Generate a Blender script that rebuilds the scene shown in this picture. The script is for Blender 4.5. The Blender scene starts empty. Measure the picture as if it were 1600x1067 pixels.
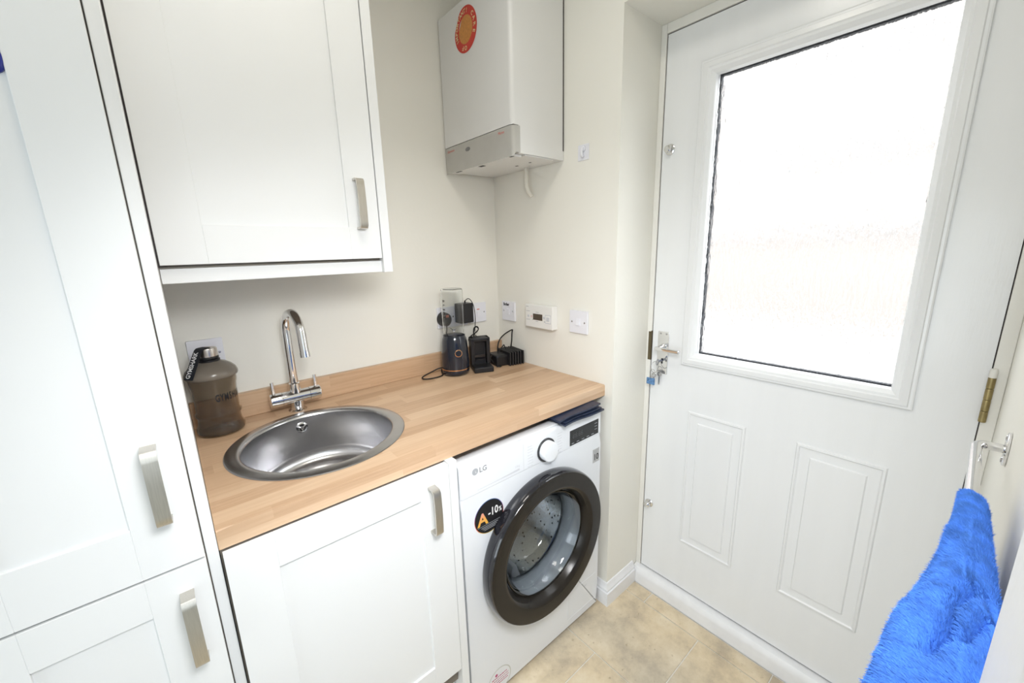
import bpy, bmesh, math, random
from mathutils import Vector, Matrix
random.seed(7)
S = bpy.context.scene
PI = math.pi

# ------------------------------------------------------------------ camera
cam_d = bpy.data.cameras.new('camera')
cam = bpy.data.objects.new('camera', cam_d)
S.collection.objects.link(cam)
S.camera = cam
cam_d.sensor_fit = 'HORIZONTAL'
cam_d.sensor_width = 36.0
cam_d.lens = 631.1 / 1600 * 36.0
cam_d.clip_start = 0.01
cam_d.clip_end = 100
_a, _p, _r = 0.7026, -0.2235, -0.0268
_f = Vector((math.sin(_a) * math.cos(_p), math.cos(_a) * math.cos(_p), math.sin(_p)))
_rt = Vector((math.cos(_a), -math.sin(_a), 0))
_up = _rt.cross(_f)
_r2 = _rt * math.cos(_r) + _up * math.sin(_r)
_u2 = -_rt * math.sin(_r) + _up * math.cos(_r)
M = Matrix((( _r2.x, _u2.x, -_f.x, 0.0044), (_r2.y, _u2.y, -_f.y, -1.4352), (_r2.z, _u2.z, -_f.z, 1.3896), (0, 0, 0, 1)))
cam.matrix_world = M

# ------------------------------------------------------------------ world, lights, exposure
W = bpy.data.worlds.new('overcast_sky')
S.world = W
W.use_nodes = True
_bg = W.node_tree.nodes['Background']
_bg.inputs[0].default_value = (0.93, 0.97, 1.0, 1)
_bg.inputs[1].default_value = 4.6

def area(name, loc, target, sx, sy, power, col):
    d = bpy.data.lights.new(name, 'AREA')
    d.shape = 'RECTANGLE'; d.size = sx; d.size_y = sy
    d.energy = power; d.color = col
    o = bpy.data.objects.new(name, d)
    S.collection.objects.link(o)
    o.location = loc
    o.rotation_euler = (Vector(target) - Vector(loc)).to_track_quat('-Z', 'Y').to_euler()
    return o
CEIL = 2.42
area('ceiling_light', (0.35, -0.95, CEIL - 0.02), (0.35, -0.95, 0), 0.35, 0.35, 3.2, (1.0, 0.94, 0.84))
fill_lamp = area('added_camera_fill', (0.20, -1.39, 1.64), (0.72, -0.50, 0.35), 0.36, 0.30, 4.9, (0.985, 0.99, 1.0))  # added soft fill beside the camera for frontal light, no real flash known
fill_lamp.data.spread = math.radians(115)
area('hall_daylight', (-0.15, -2.9, 1.30), (0.1, -1.0, 0.9), 1.3, 1.6, 5.2, (0.82, 0.92, 1.0))
area('side_room_daylight', (-2.3, -1.15, 0.95), (0.2, -1.0, 0.45), 1.3, 1.3, 16.0, (0.84, 0.93, 1.0))
S.view_settings.view_transform = 'Standard'
S.view_settings.look = 'None'
S.view_settings.exposure = 0.58
S.view_settings.gamma = 1.0
S.view_settings.use_curve_mapping = False

# ------------------------------------------------------------------ materials
MATS = {}
def nodes_of(m):
    m.use_nodes = True
    return m.node_tree.nodes, m.node_tree.links, m.node_tree.nodes['Principled BSDF']

def mat(name, col, rough=0.5, metal=0.0, var=0.04, scale=6.0, bump=0.0, bscale=120.0, trans=0.0, ior=1.45, coat=0.0, emit=0.0, stretch=None):
    if name in MATS: return MATS[name]
    m = bpy.data.materials.new(name)
    n, l, b = nodes_of(m)
    tc = n.new('ShaderNodeTexCoord')
    src = tc.outputs['Object']
    if stretch:
        mp = n.new('ShaderNodeMapping'); mp.inputs['Scale'].default_value = stretch
        l.new(src, mp.inputs[0]); src = mp.outputs[0]
    nz = n.new('ShaderNodeTexNoise'); nz.inputs['Scale'].default_value = scale; nz.inputs['Detail'].default_value = 3
    l.new(src, nz.inputs['Vector'])
    rp = n.new('ShaderNodeValToRGB')
    rp.color_ramp.elements[0].position = 0.3; rp.color_ramp.elements[1].position = 0.7
    rp.color_ramp.elements[0].color = tuple(max(0, c * (1 - var)) for c in col) + (1,)
    rp.color_ramp.elements[1].color = tuple(min(1, c * (1 + var)) for c in col) + (1,)
    l.new(nz.outputs[0], rp.inputs[0]); l.new(rp.outputs[0], b.inputs['Base Color'])
    b.inputs['Roughness'].default_value = rough
    b.inputs['Metallic'].default_value = metal
    b.inputs['IOR'].default_value = ior
    b.inputs['Transmission Weight'].default_value = trans
    b.inputs['Coat Weight'].default_value = coat
    if emit:
        b.inputs['Emission Color'].default_value = tuple(col) + (1,); b.inputs['Emission Strength'].default_value = emit
    if bump:
        n2 = n.new('ShaderNodeTexNoise'); n2.inputs['Scale'].default_value = bscale; n2.inputs['Detail'].default_value = 2
        l.new(src, n2.inputs['Vector'])
        bp = n.new('ShaderNodeBump'); bp.inputs['Strength'].default_value = bump; bp.inputs['Distance'].default_value = 0.002
        l.new(n2.outputs[0], bp.inputs['Height']); l.new(bp.outputs[0], b.inputs['Normal'])
    MATS[name] = m
    return m

WALLM = mat('cream_wall_paint', (0.86, 0.848, 0.785), 0.75, var=0.012, scale=2.0, bump=0.12, bscale=90)
CEILM = mat('white_ceiling_paint', (0.88, 0.87, 0.82), 0.8, var=0.01, bump=0.1)
CAB = mat('white_foil_cabinet', (0.845, 0.86, 0.865), 0.38, var=0.008, scale=3)
CABIN = mat('shade_darkened_carcass_board', (0.20, 0.175, 0.15), 0.5, var=0.05)  # board is really white; shade in the door gaps put into its colour
GAPM = mat('painted_gap_shade_and_seal', (0.06, 0.05, 0.05), 0.7)  # near-black fill painted in as gap shade, also used for the draught seal
NICKEL = mat('brushed_nickel', (0.60, 0.57, 0.52), 0.30, 1.0, var=0.06, scale=30, stretch=(20, 20, 1), bump=0.05, bscale=60)
CHROME = mat('polished_chrome', (0.78, 0.78, 0.79), 0.07, 1.0, var=0.02)
STEEL = mat('brushed_stainless_steel', (0.50, 0.50, 0.51), 0.27, 1.0, var=0.08, scale=20, bump=0.06, bscale=300)
STEELB = mat('satin_sink_bowl_steel', (0.58, 0.58, 0.595), 0.24, 1.0, var=0.03, scale=14)
def radial_brush(m, rough, aniso):
    n, l, b = nodes_of(m)
    tg = n.new('ShaderNodeTangent'); tg.direction_type = 'RADIAL'; tg.axis = 'Z'
    l.new(tg.outputs[0], b.inputs['Tangent'])
    b.inputs['Anisotropic'].default_value = aniso; b.inputs['Roughness'].default_value = rough
radial_brush(STEELB, 0.25, 0.75)
ENAMEL = mat('white_enamel', (0.83, 0.86, 0.90), 0.22, var=0.005, coat=0.2)
BOILW = mat('boiler_white_enamel', (0.80, 0.80, 0.79), 0.32, var=0.012, scale=4)
BOILG = mat('boiler_grey_flap', (0.52, 0.51, 0.48), 0.45, var=0.03, scale=20, metal=0.2)
PLASTW = mat('white_switch_plastic', (0.83, 0.84, 0.90), 0.3, var=0.006)
PLASTC = mat('programmer_white_plastic', (0.86, 0.86, 0.84), 0.4, var=0.006)
PLASTG = mat('grey_print', (0.42, 0.44, 0.47), 0.5)
PLASTL = mat('pale_grey_print', (0.62, 0.64, 0.68), 0.5)
BLACKP = mat('black_plastic', (0.012, 0.012, 0.014), 0.38, var=0.2, bump=0.05)
BLACKR = mat('black_rubber_cable', (0.01, 0.01, 0.01), 0.5, var=0.2)
BLACKG = mat('gloss_black_door_ring', (0.012, 0.012, 0.016), 0.10, var=0.1, coat=0.5)
BROWNG = mat('smoked_black_ring_face', (0.018, 0.015, 0.012), 0.22, var=0.1)
BROWNG.node_tree.nodes['Principled BSDF'].inputs['Specular IOR Level'].default_value = 0.35
NAVYB = mat('dark_navy_blender_body', (0.012, 0.016, 0.028), 0.18, var=0.1, coat=0.4)
NAVYC = mat('navy_wallet_cloth', (0.022, 0.032, 0.065), 0.32, var=0.25, scale=60, bump=0.25, bscale=300)
COPPER = mat('copper_trim', (0.78, 0.42, 0.20), 0.25, 1.0)
CLEAR = mat('clear_plastic', (0.97, 0.98, 0.98), 0.03, var=0.0, trans=1.0, ior=1.3)
GLASSB = mat('porthole_glass', (0.95, 0.985, 1.0), 0.015, var=0.0, trans=1.0, ior=1.45)
SMOKE = mat('smoky_grey_plastic', (0.65, 0.58, 0.495), 0.05, var=0.02, trans=0.96, ior=1.3)
SMOKED = mat('smoky_grey_lid', (0.36, 0.315, 0.26), 0.18, var=0.03, trans=0.5, ior=1.4)
GLOSSW = mat('white_gloss_door_paint', (0.825, 0.838, 0.848), 0.20, var=0.012, scale=3, bump=0.10, bscale=40, stretch=(6, 6, 0.5))
FRAMEW = mat('off_white_frame_paint', (0.82, 0.81, 0.765), 0.35, var=0.02, bump=0.1, bscale=60)
SKIRT = mat('white_gloss_skirting', (0.84, 0.85, 0.87), 0.3, var=0.03, scale=20, bump=0.1)
BRASS = mat('aged_brass', (0.36, 0.29, 0.14), 0.4, 1.0, var=0.2, scale=60)
DARKM = mat('dark_keep_metal', (0.16, 0.13, 0.08), 0.5, 0.8, var=0.2)
RED = mat('red_sticker', (0.62, 0.045, 0.03), 0.35, var=0.05)
ORANGE = mat('orange_sticker_centre', (0.62, 0.26, 0.06), 0.4, var=0.22, scale=60, stretch=(1, 8, 2))
CREAMT = mat('cream_sticker_print', (0.80, 0.60, 0.32), 0.4)
REDT = mat('red_print', (0.70, 0.10, 0.06), 0.5)
MAROON = mat('maroon_print', (0.45, 0.05, 0.16), 0.5)
WHITET = mat('white_print', (0.88, 0.88, 0.88), 0.45, var=0.0)
BLACKT = mat('black_print', (0.01, 0.01, 0.012), 0.5)
GREYB = mat('grey_badge', (0.55, 0.56, 0.57), 0.35, 0.4)
DISP = mat('dark_display_glass', (0.018, 0.020, 0.022), 0.15)
LCD = mat('brown_lcd', (0.10, 0.075, 0.055), 0.3)
BLUEP = mat('blue_key_fob', (0.10, 0.22, 0.42), 0.3, var=0.6, scale=180)
BLUEB = mat('deep_blue_plastic', (0.02, 0.03, 0.25), 0.3)
GROUT = mat('pale_grout', (0.80, 0.78, 0.72), 0.85, var=0.08, scale=60)
PATIO = mat('pale_paving', (0.34, 0.33, 0.32), 0.8, var=0.1)
SEALANT = mat('black_glazing_seal', (0.015, 0.018, 0.025), 0.6)
HALLM = mat('hall_white_paint', (0.82, 0.82, 0.80), 0.8)

def oak_material():
    m = bpy.data.materials.new('oak_block_laminate')
    n, l, b = nodes_of(m)
    tc = n.new('ShaderNodeTexCoord'); sp = n.new('ShaderNodeSeparateXYZ'); l.new(tc.outputs['Object'], sp.inputs[0])
    def math_(op, a, c=None):
        k = n.new('ShaderNodeMath'); k.operation = op
        for i, v in enumerate((a, c)):
            if v is None: continue
            if isinstance(v, (int, float)): k.inputs[i].default_value = v
            else: l.new(v, k.inputs[i])
        return k.outputs[0]
    # wrap the print over the front edge: running distance = y - z
    run = math_('SUBTRACT', sp.outputs['Y'], sp.outputs['Z'])
    row = math_('FLOOR', math_('DIVIDE', run, 0.0455))
    wn = n.new('ShaderNodeTexWhiteNoise'); wn.noise_dimensions = '1D'; l.new(row, wn.inputs['W'])
    xo = math_('ADD', math_('DIVIDE', sp.outputs['X'], 0.36), math_('MULTIPLY', wn.outputs['Value'], 7.0))
    st = math_('FLOOR', xo)
    w2 = n.new('ShaderNodeTexWhiteNoise'); w2.noise_dimensions = '2D'
    cb = n.new('ShaderNodeCombineXYZ'); l.new(row, cb.inputs[0]); l.new(st, cb.inputs[1]); l.new(cb.outputs[0], w2.inputs['Vector'])
    # grain
    mp = n.new('ShaderNodeCombineXYZ')
    l.new(math_('ADD', math_('MULTIPLY', sp.outputs['X'], 5.0), math_('MULTIPLY', w2.outputs['Value'], 40)), mp.inputs[0])
    l.new(math_('MULTIPLY', run, 120.0), mp.inputs[1])
    nz = n.new('ShaderNodeTexNoise'); nz.inputs['Scale'].default_value = 1.0; nz.inputs['Detail'].default_value = 4; nz.inputs['Distortion'].default_value = 0.4
    l.new(mp.outputs[0], nz.inputs['Vector'])
    f = math_('ADD', math_('MULTIPLY', w2.outputs['Value'], 0.50), math_('MULTIPLY', nz.outputs[0], 0.62))
    rp = n.new('ShaderNodeValToRGB'); e = rp.color_ramp.elements
    e[0].position = 0.12; e[0].color = (0.43, 0.265, 0.155, 1)
    e[1].position = 0.92; e[1].color = (0.71, 0.515, 0.345, 1)
    k = e.new(0.5); k.color = (0.585, 0.39, 0.245, 1)
    l.new(f, rp.inputs[0])
    l.new(rp.outputs[0], b.inputs['Base Color'])
    b.inputs['Roughness'].default_value = 0.36
    return m
OAK = oak_material()

def tile_material():
    m = bpy.data.materials.new('travertine_tile')
    n, l, b = nodes_of(m)
    tc = n.new('ShaderNodeTexCoord')
    oi = n.new('ShaderNodeObjectInfo')
    ad = n.new('ShaderNodeVectorMath'); ad.operation = 'ADD'
    l.new(tc.outputs['Object'], ad.inputs[0]); l.new(oi.outputs['Location'], ad.inputs[1])
    nz = n.new('ShaderNodeTexNoise'); nz.inputs['Scale'].default_value = 9; nz.inputs['Detail'].default_value = 9; nz.inputs['Roughness'].default_value = 0.7
    l.new(ad.outputs[0], nz.inputs['Vector'])
    rp = n.new('ShaderNodeValToRGB'); e = rp.color_ramp.elements
    e[0].position = 0.30; e[0].color = (0.52, 0.43, 0.31, 1)
    e[1].position = 0.72; e[1].color = (0.80, 0.73, 0.60, 1)
    k = e.new(0.5); k.color = (0.70, 0.60, 0.44, 1)
    l.new(nz.outputs[0], rp.inputs[0])
    # fine pits and scuffs
    n2 = n.new('ShaderNodeTexNoise'); n2.inputs['Scale'].default_value = 70; n2.inputs['Detail'].default_value = 4
    l.new(ad.outputs[0], n2.inputs['Vector'])
    r2 = n.new('ShaderNodeValToRGB'); r2.color_ramp.elements[0].position = 0.24; r2.color_ramp.elements[1].position = 0.36
    r2.color_ramp.elements[0].color = (0.70, 0.66, 0.60, 1); r2.color_ramp.elements[1].color = (1, 1, 1, 1)
    l.new(n2.outputs[0], r2.inputs[0])
    n3 = n.new('ShaderNodeTexNoise'); n3.inputs['Scale'].default_value = 4.5; n3.inputs['Detail'].default_value = 5
    l.new(ad.outputs[0], n3.inputs['Vector'])
    r3 = n.new('ShaderNodeValToRGB'); r3.color_ramp.elements[0].position = 0.35; r3.color_ramp.elements[1].position = 0.65
    r3.color_ramp.elements[0].color = (0.84, 0.86, 0.90, 1); r3.color_ramp.elements[1].color = (1.03, 0.99, 0.92, 1)
    l.new(n3.outputs[0], r3.inputs[0])
    m3 = n.new('ShaderNodeMixRGB'); m3.blend_type = 'MULTIPLY'; m3.inputs[0].default_value = 1
    l.new(rp.outputs[0], m3.inputs[1]); l.new(r3.outputs[0], m3.inputs[2])
    mx = n.new('ShaderNodeMixRGB'); mx.blend_type = 'MULTIPLY'; mx.inputs[0].default_value = 1
    l.new(m3.outputs[0], mx.inputs[1]); l.new(r2.outputs[0], mx.inputs[2])
    l.new(mx.outputs[0], b.inputs['Base Color'])
    b.inputs['Roughness'].default_value = 0.45
    bp = n.new('ShaderNodeBump'); bp.inputs['Strength'].default_value = 0.15; bp.inputs['Distance'].default_value = 0.002
    l.new(nz.outputs[0], bp.inputs['Height']); l.new(bp.outputs[0], b.inputs['Normal'])
    return m
TILE = tile_material()

def rain_glass_material():
    m = bpy.data.materials.new('textured_rain_glass')
    n, l, b = nodes_of(m)
    tc = n.new('ShaderNodeTexCoord')
    mp = n.new('ShaderNodeMapping'); mp.inputs['Scale'].default_value = (60, 60, 14)
    l.new(tc.outputs['Object'], mp.inputs[0])
    nz = n.new('ShaderNodeTexNoise'); nz.inputs['Scale'].default_value = 2.2; nz.inputs['Detail'].default_value = 3; nz.inputs['Distortion'].default_value = 0.6
    l.new(mp.outputs[0], nz.inputs['Vector'])
    bp = n.new('ShaderNodeBump'); bp.inputs['Strength'].default_value = 1.0; bp.inputs['Distance'].default_value = 0.003
    l.new(nz.outputs[0], bp.inputs['Height']); l.new(bp.outputs[0], b.inputs['Normal'])
    b.inputs['Base Color'].default_value = (0.99, 0.99, 0.985, 1)
    b.inputs['Transmission Weight'].default_value = 1.0
    b.inputs['Roughness'].default_value = 0.03
    b.inputs['IOR'].default_value = 1.3
    return m
RAIN = rain_glass_material()

def drum_material():
    m = bpy.data.materials.new('perforated_drum_steel')
    n, l, b = nodes_of(m)
    tc = n.new('ShaderNodeTexCoord')
    vo = n.new('ShaderNodeTexVoronoi'); vo.inputs['Scale'].default_value = 55
    l.new(tc.outputs['Object'], vo.inputs['Vector'])
    rp = n.new('ShaderNodeValToRGB'); rp.color_ramp.elements[0].position = 0.18; rp.color_ramp.elements[1].position = 0.24
    rp.color_ramp.elements[0].color = (0.01, 0.01, 0.01, 1); rp.color_ramp.elements[1].color = (0.75, 0.77, 0.80, 1)
    l.new(vo.outputs['Distance'], rp.inputs[0]); l.new(rp.outputs[0], b.inputs['Base Color'])
    b.inputs['Metallic'].default_value = 1; b.inputs['Roughness'].default_value = 0.18
    bp = n.new('ShaderNodeBump'); bp.inputs['Strength'].default_value = 0.25; bp.inputs['Distance'].default_value = 0.002
    l.new(vo.outputs['Distance'], bp.inputs['Height']); l.new(bp.outputs[0], b.inputs['Normal'])
    return m
DRUM = drum_material()

def ramp_material(name, stops, axis='Z', lo=0.0, hi=1.0, rough=0.4):
    m = bpy.data.materials.new(name)
    n, l, b = nodes_of(m)
    tc = n.new('ShaderNodeTexCoord'); sp = n.new('ShaderNodeSeparateXYZ'); l.new(tc.outputs['Object'], sp.inputs[0])
    mr = n.new('ShaderNodeMapRange'); mr.inputs[1].default_value = lo; mr.inputs[2].default_value = hi
    l.new(sp.outputs[axis], mr.inputs[0])
    rp = n.new('ShaderNodeValToRGB'); e = rp.color_ramp.elements
    e[0].position = stops[0][0]; e[0].color = stops[0][1] + (1,)
    e[1].position = stops[-1][0]; e[1].color = stops[-1][1] + (1,)
    for p, c in stops[1:-1]:
        k = e.new(p); k.color = c + (1,)
    l.new(mr.outputs[0], rp.inputs[0]); l.new(rp.outputs[0], b.inputs['Base Color'])
    b.inputs['Roughness'].default_value = rough
    return m

def brick_material():
    m = bpy.data.materials.new('pale_pink_brick')
    n, l, b = nodes_of(m)
    tc = n.new('ShaderNodeTexCoord')
    mp = n.new('ShaderNodeMapping'); mp.inputs['Rotation'].default_value = (PI / 2, 0, PI / 2)
    l.new(tc.outputs['Object'], mp.inputs[0])
    br = n.new('ShaderNodeTexBrick'); br.inputs['Scale'].default_value = 4
    br.inputs['Color1'].default_value = (0.238, 0.216, 0.201, 1); br.inputs['Color2'].default_value = (0.256, 0.234, 0.218, 1); br.inputs['Mortar'].default_value = (0.268, 0.252, 0.240, 1)
    l.new(mp.outputs[0], br.inputs[0]); l.new(br.outputs[0], b.inputs['Base Color'])
    b.inputs['Roughness'].default_value = 0.9
    return m
BRICKM = brick_material()

# ------------------------------------------------------------------ mesh helpers
class MB:
    def __init__(self): self.bm = bmesh.new()
    def box(self, x0, x1, y0, y1, z0, z1, bev=0.0, seg=2):
        x0, x1 = sorted((x0, x1)); y0, y1 = sorted((y0, y1)); z0, z1 = sorted((z0, z1))
        r = bmesh.ops.create_cube(self.bm, size=1)
        for v in r['verts']:
            v.co = Vector(((x0 + x1) / 2 + v.co.x * (x1 - x0), (y0 + y1) / 2 + v.co.y * (y1 - y0), (z0 + z1) / 2 + v.co.z * (z1 - z0)))
        if bev:
            es = list({e for v in r['verts'] for e in v.link_edges})
            bmesh.ops.bevel(self.bm, geom=es, offset=bev, segments=seg, profile=0.5, affect='EDGES')
        return self
    def faces(self, pts, fs):
        vs = [self.bm.verts.new(p) for p in pts]
        for f in fs:
            try: self.bm.faces.new([vs[i] for i in f])
            except ValueError: pass
        return self
    def lathe(self, prof, c=(0, 0, 0), axis='Z', n=48, close=False):
        # prof: list of (r, h)
        c = Vector(c)
        def mk(r, h, t):
            a, b = r * math.cos(t), r * math.sin(t)
            if axis == 'Z': return c + Vector((a, b, h))
            if axis == 'Y': return c + Vector((a, h, b))
            return c + Vector((h, a, b))
        rings = []
        for r, h in prof:
            if r < 1e-6: rings.append([self.bm.verts.new(mk(0, h, 0))])
            else: rings.append([self.bm.verts.new(mk(r, h, 2 * PI * i / n)) for i in range(n)])
        prs = list(zip(rings, rings[1:]))
        if close: prs.append((rings[-1], rings[0]))
        for A, B in prs:
            for i in range(n):
                j = (i + 1) % n
                if len(A) == 1 and len(B) == 1: continue
                if len(A) == 1: self.bm.faces.new((A[0], B[i], B[j]))
                elif len(B) == 1: self.bm.faces.new((A[i], B[0], A[j]))
                else: self.bm.faces.new((A[i], B[i], B[j], A[j]))
        return self
    def tube(self, pts, r, n=12, caps=True, smooth=0):
        P = [Vector(p) for p in pts]
        for _ in range(smooth):
            Q = [P[0]]
            for a, b in zip(P, P[1:]): Q += [a * .75 + b * .25, a * .25 + b * .75]
            Q.append(P[-1]); P = Q
        rs = r if isinstance(r, (list, tuple)) else None
        t0 = (P[1] - P[0]).normalized()
        u = t0.orthogonal().normalized()
        rings = []
        for i, p in enumerate(P):
            if i == 0: t = t0
            elif i == len(P) - 1: t = (P[-1] - P[-2]).normalized()
            else: t = ((P[i + 1] - p).normalized() + (p - P[i - 1]).normalized())
            if t.length < 1e-9: t = t0
            t = t.normalized()
            u = (u - t * u.dot(t))
            u = u.normalized() if u.length > 1e-9 else t.orthogonal().normalized()
            w = t.cross(u)
            rr = (rs[0] + (rs[-1] - rs[0]) * i / (len(P) - 1)) if rs else r
            rings.append([self.bm.verts.new(p + (u * math.cos(2 * PI * k / n) + w * math.sin(2 * PI * k / n)) * rr) for k in range(n)])
        for A, B in zip(rings, rings[1:]):
            for i in range(n):
                j = (i + 1) % n
                self.bm.faces.new((A[i], A[j], B[j], B[i]))
        if caps:
            self.bm.faces.new(list(reversed(rings[0]))); self.bm.faces.new(rings[-1])
        return self
    def sweep(self, pts, dirs, w, t):
        # flat strap: pts path, per-point across direction dirs, width w, thickness t
        P = [Vector(p) for p in pts]; D = Vector(dirs).normalized()
        rings = []
        for i, p in enumerate(P):
            tg = (P[min(i + 1, len(P) - 1)] - P[max(i - 1, 0)]).normalized()
            nn = tg.cross(D).normalized()
            ww = w[i] if isinstance(w, list) else w
            rings.append([self.bm.verts.new(p + D * a * ww / 2 + nn * b * t / 2) for a, b in ((-1, -1), (1, -1), (1, 1), (-1, 1))])
        for A, B in zip(rings, rings[1:]):
            for i in range(4):
                j = (i + 1) % 4
                self.bm.faces.new((A[i], A[j], B[j], B[i]))
        self.bm.faces.new(list(reversed(rings[0]))); self.bm.faces.new(rings[-1])
        return self
    def nested(self, rect, prof, fn, fill=True):
        # rect a0,a1,b0,b1; prof list of (inset, height); fn(a,b,h) -> point
        a0, a1, b0, b1 = rect
        rings = []
        for ins, h in prof:
            rings.append([self.bm.verts.new(fn(*q, h)) for q in ((a0 + ins, b0 + ins), (a1 - ins, b0 + ins), (a1 - ins, b1 - ins), (a0 + ins, b1 - ins))])
        for A, B in zip(rings, rings[1:]):
            for i in range(4):
                j = (i + 1) % 4
                self.bm.faces.new((A[i], A[j], B[j], B[i]))
        if fill: self.bm.faces.new(rings[-1])
        return self
    def holed(self, rect, c, r, h0, h1, fn, n=64):
        # slab with a round hole, a/b plane, thickness h0..h1
        a0, a1, b0, b1 = rect
        angs = sorted([2 * PI * i / n for i in range(n)] + [math.atan2(b - c[1], a - c[0]) % (2 * PI) for a in (a0, a1) for b in (b0, b1)])
        def edge(t):
            dx, dy = math.cos(t), math.sin(t); k = 1e9
            if dx > 1e-9: k = min(k, (a1 - c[0]) / dx)
            if dx < -1e-9: k = min(k, (a0 - c[0]) / dx)
            if dy > 1e-9: k = min(k, (b1 - c[1]) / dy)
            if dy < -1e-9: k = min(k, (b0 - c[1]) / dy)
            return c[0] + dx * k, c[1] + dy * k
        loops = []
        for h in (h0, h1):
            loops.append([self.bm.verts.new(fn(*edge(t), h)) for t in angs])
            loops.append([self.bm.verts.new(fn(c[0] + r * math.cos(t), c[1] + r * math.sin(t), h)) for t in angs])
        o0, i0, o1, i1 = loops
        m = len(angs)
        for A, B in ((o0, i0), (i1, o1), (i0, i1), (o1, o0)):
            for i in range(m):
                j = (i + 1) % m
                self.bm.faces.new((A[i], A[j], B[j], B[i]))
        return self

def world_loc(o):
    v = Vector((0, 0, 0))
    while o is not None:
        v += o.location; o = o.parent
    return v

def obj(name, mb, m, parent=None, sharp=35, recalc=True):
    bm = mb.bm
    if recalc: bmesh.ops.recalc_face_normals(bm, faces=bm.faces)
    if parent is None:
        xs = [v.co for v in bm.verts]
        off = Vector(((min(v.x for v in xs) + max(v.x for v in xs)) / 2, (min(v.y for v in xs) + max(v.y for v in xs)) / 2, min(v.z for v in xs)))
        for v in bm.verts: v.co -= off
        loc = off
    else:
        off = world_loc(parent)
        for v in bm.verts: v.co -= off
        loc = Vector((0, 0, 0))
    me = bpy.data.meshes.new(name)
    bm.to_mesh(me); bm.free()
    if sharp:
        me.shade_smooth(); me.set_sharp_from_angle(angle=math.radians(sharp))
    me.materials.append(m)
    o = bpy.data.objects.new(name, me)
    S.collection.objects.link(o)
    o.location = loc
    if sharp and len(me.polygons) < 4000:
        wn = o.modifiers.new('weighted_normal', 'WEIGHTED_NORMAL'); wn.keep_sharp = True
    if parent: o.parent = parent
    return o

def tag(o, label=None, cat=None, group=None, kind=None):
    if label: o['label'] = label
    if cat: o['category'] = cat
    if group: o['group'] = group
    if kind: o['kind'] = kind
    return o
def thing(name, label, cat, loc, group=None):
    o = bpy.data.objects.new(name, None); S.collection.objects.link(o)
    o.location = loc; o.empty_display_size = 0.03
    return tag(o, label, cat, group)
def struct(name, mb, m, label=None, cat=None):
    o = obj(name, mb, m); o['kind'] = 'structure'
    return tag(o, label, cat)

def text(name, body, size, m, parent, org, right, up, align='CENTER', sx=1.0, bold=0.0, lift=0.0004):
    cu = bpy.data.curves.new('lettering_curve', 'FONT')
    cu.body = body; cu.size = size; cu.align_x = align; cu.align_y = 'CENTER'; cu.offset = bold; cu.resolution_u = 2
    t = bpy.data.objects.new('lettering_tmp', cu)
    S.collection.objects.link(t)
    bpy.context.view_layer.update()
    me = bpy.data.meshes.new_from_object(t.evaluated_get(bpy.context.evaluated_depsgraph_get()))
    bpy.data.objects.remove(t); bpy.data.curves.remove(cu)
    me.name = name
    R = Vector(right).normalized(); U = Vector(up).normalized(); N = R.cross(U)
    o0 = Vector(org) - world_loc(parent)
    for v in me.vertices:
        v.co = o0 + R * v.co.x * sx + U * v.co.y + N * lift
    me.materials.clear(); me.materials.append(m)
    o = bpy.data.objects.new(name, me)
    S.collection.objects.link(o); o.parent = parent
    return o

# ------------------------------------------------------------------ constants
L = 1.1428      # end wall face
XD = 1.3529     # back door face
YR = -1.495     # right wall face
YV = -0.632     # left side of door recess
SOF = 2.075
XLW = -0.66     # left wall face

# ------------------------------------------------------------------ room shell
struct('wall_back', MB().box(XLW - 0.1, L + 0.3, 0, 0.1, 0, CEIL), WALLM)
mb = MB(); mb.box(XLW - 0.1, XLW, -0.63, 0, 0, CEIL); mb.box(XLW - 0.1, XLW, YR, -0.63, 2.06, CEIL)
struct('wall_left', mb, WALLM)
mb = MB(); mb.box(L, XD + 0.09, YV, 0.0, 0, CEIL); mb.box(L, XD + 0.09, YR, YV, SOF, CEIL)
struct('wall_end', mb, WALLM)
mb = MB()
OPX0, OPX1 = -0.62, 0.14      # doorway the photographer stands in
mb.box(OPX1, XD + 0.09, YR - 0.1, YR, 0, CEIL)
mb.box(XLW - 0.1, OPX0, YR - 0.1, YR, 0, CEIL)
mb.box(OPX0, OPX1, YR - 0.1, YR, 2.02, CEIL)
struct('wall_right', mb, WALLM)
struct('ceiling', MB().box(XLW - 0.1, XD + 0.09, YR - 0.1, 0.1, CEIL, CEIL + 0.08), CEILM)
# hallway behind the doorway
mb = MB(); mb.box(-2.6, 0.9, -3.15, -3.05, 0, CEIL); mb.box(-2.7, -2.6, -3.15, 0.1, 0, CEIL); mb.box(0.9, 1.0, -3.15, YR - 0.1, 0, CEIL); mb.box(-2.6, XLW - 0.1, 0, 0.1, 0, CEIL)
struct('wall_hall', mb, HALLM)
struct('ceiling_hall', MB().box(-2.7, XLW - 0.1, -3.15, 0.1, CEIL, CEIL + 0.08).box(XLW - 0.1, 1.0, -3.15, YR - 0.1, CEIL, CEIL + 0.08), CEILM)
# doorway lining and architrave at the right of the camera
mb = MB()
mb.box(OPX1, OPX1 + 0.062, YR, YR + 0.0405, 0, 2.08, bev=0.004)
mb.box(OPX0, OPX1 + 0.062, YR, YR + 0.018, 2.02, 2.08, bev=0.004)
mb.box(OPX1 - 0.02, OPX1, YR - 0.1, YR + 0.018, 0, 2.02, bev=0.002)
struct('trim_3', mb, SKIRT, 'white painted doorway architrave blurred at the lower right corner of the photo')

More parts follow.
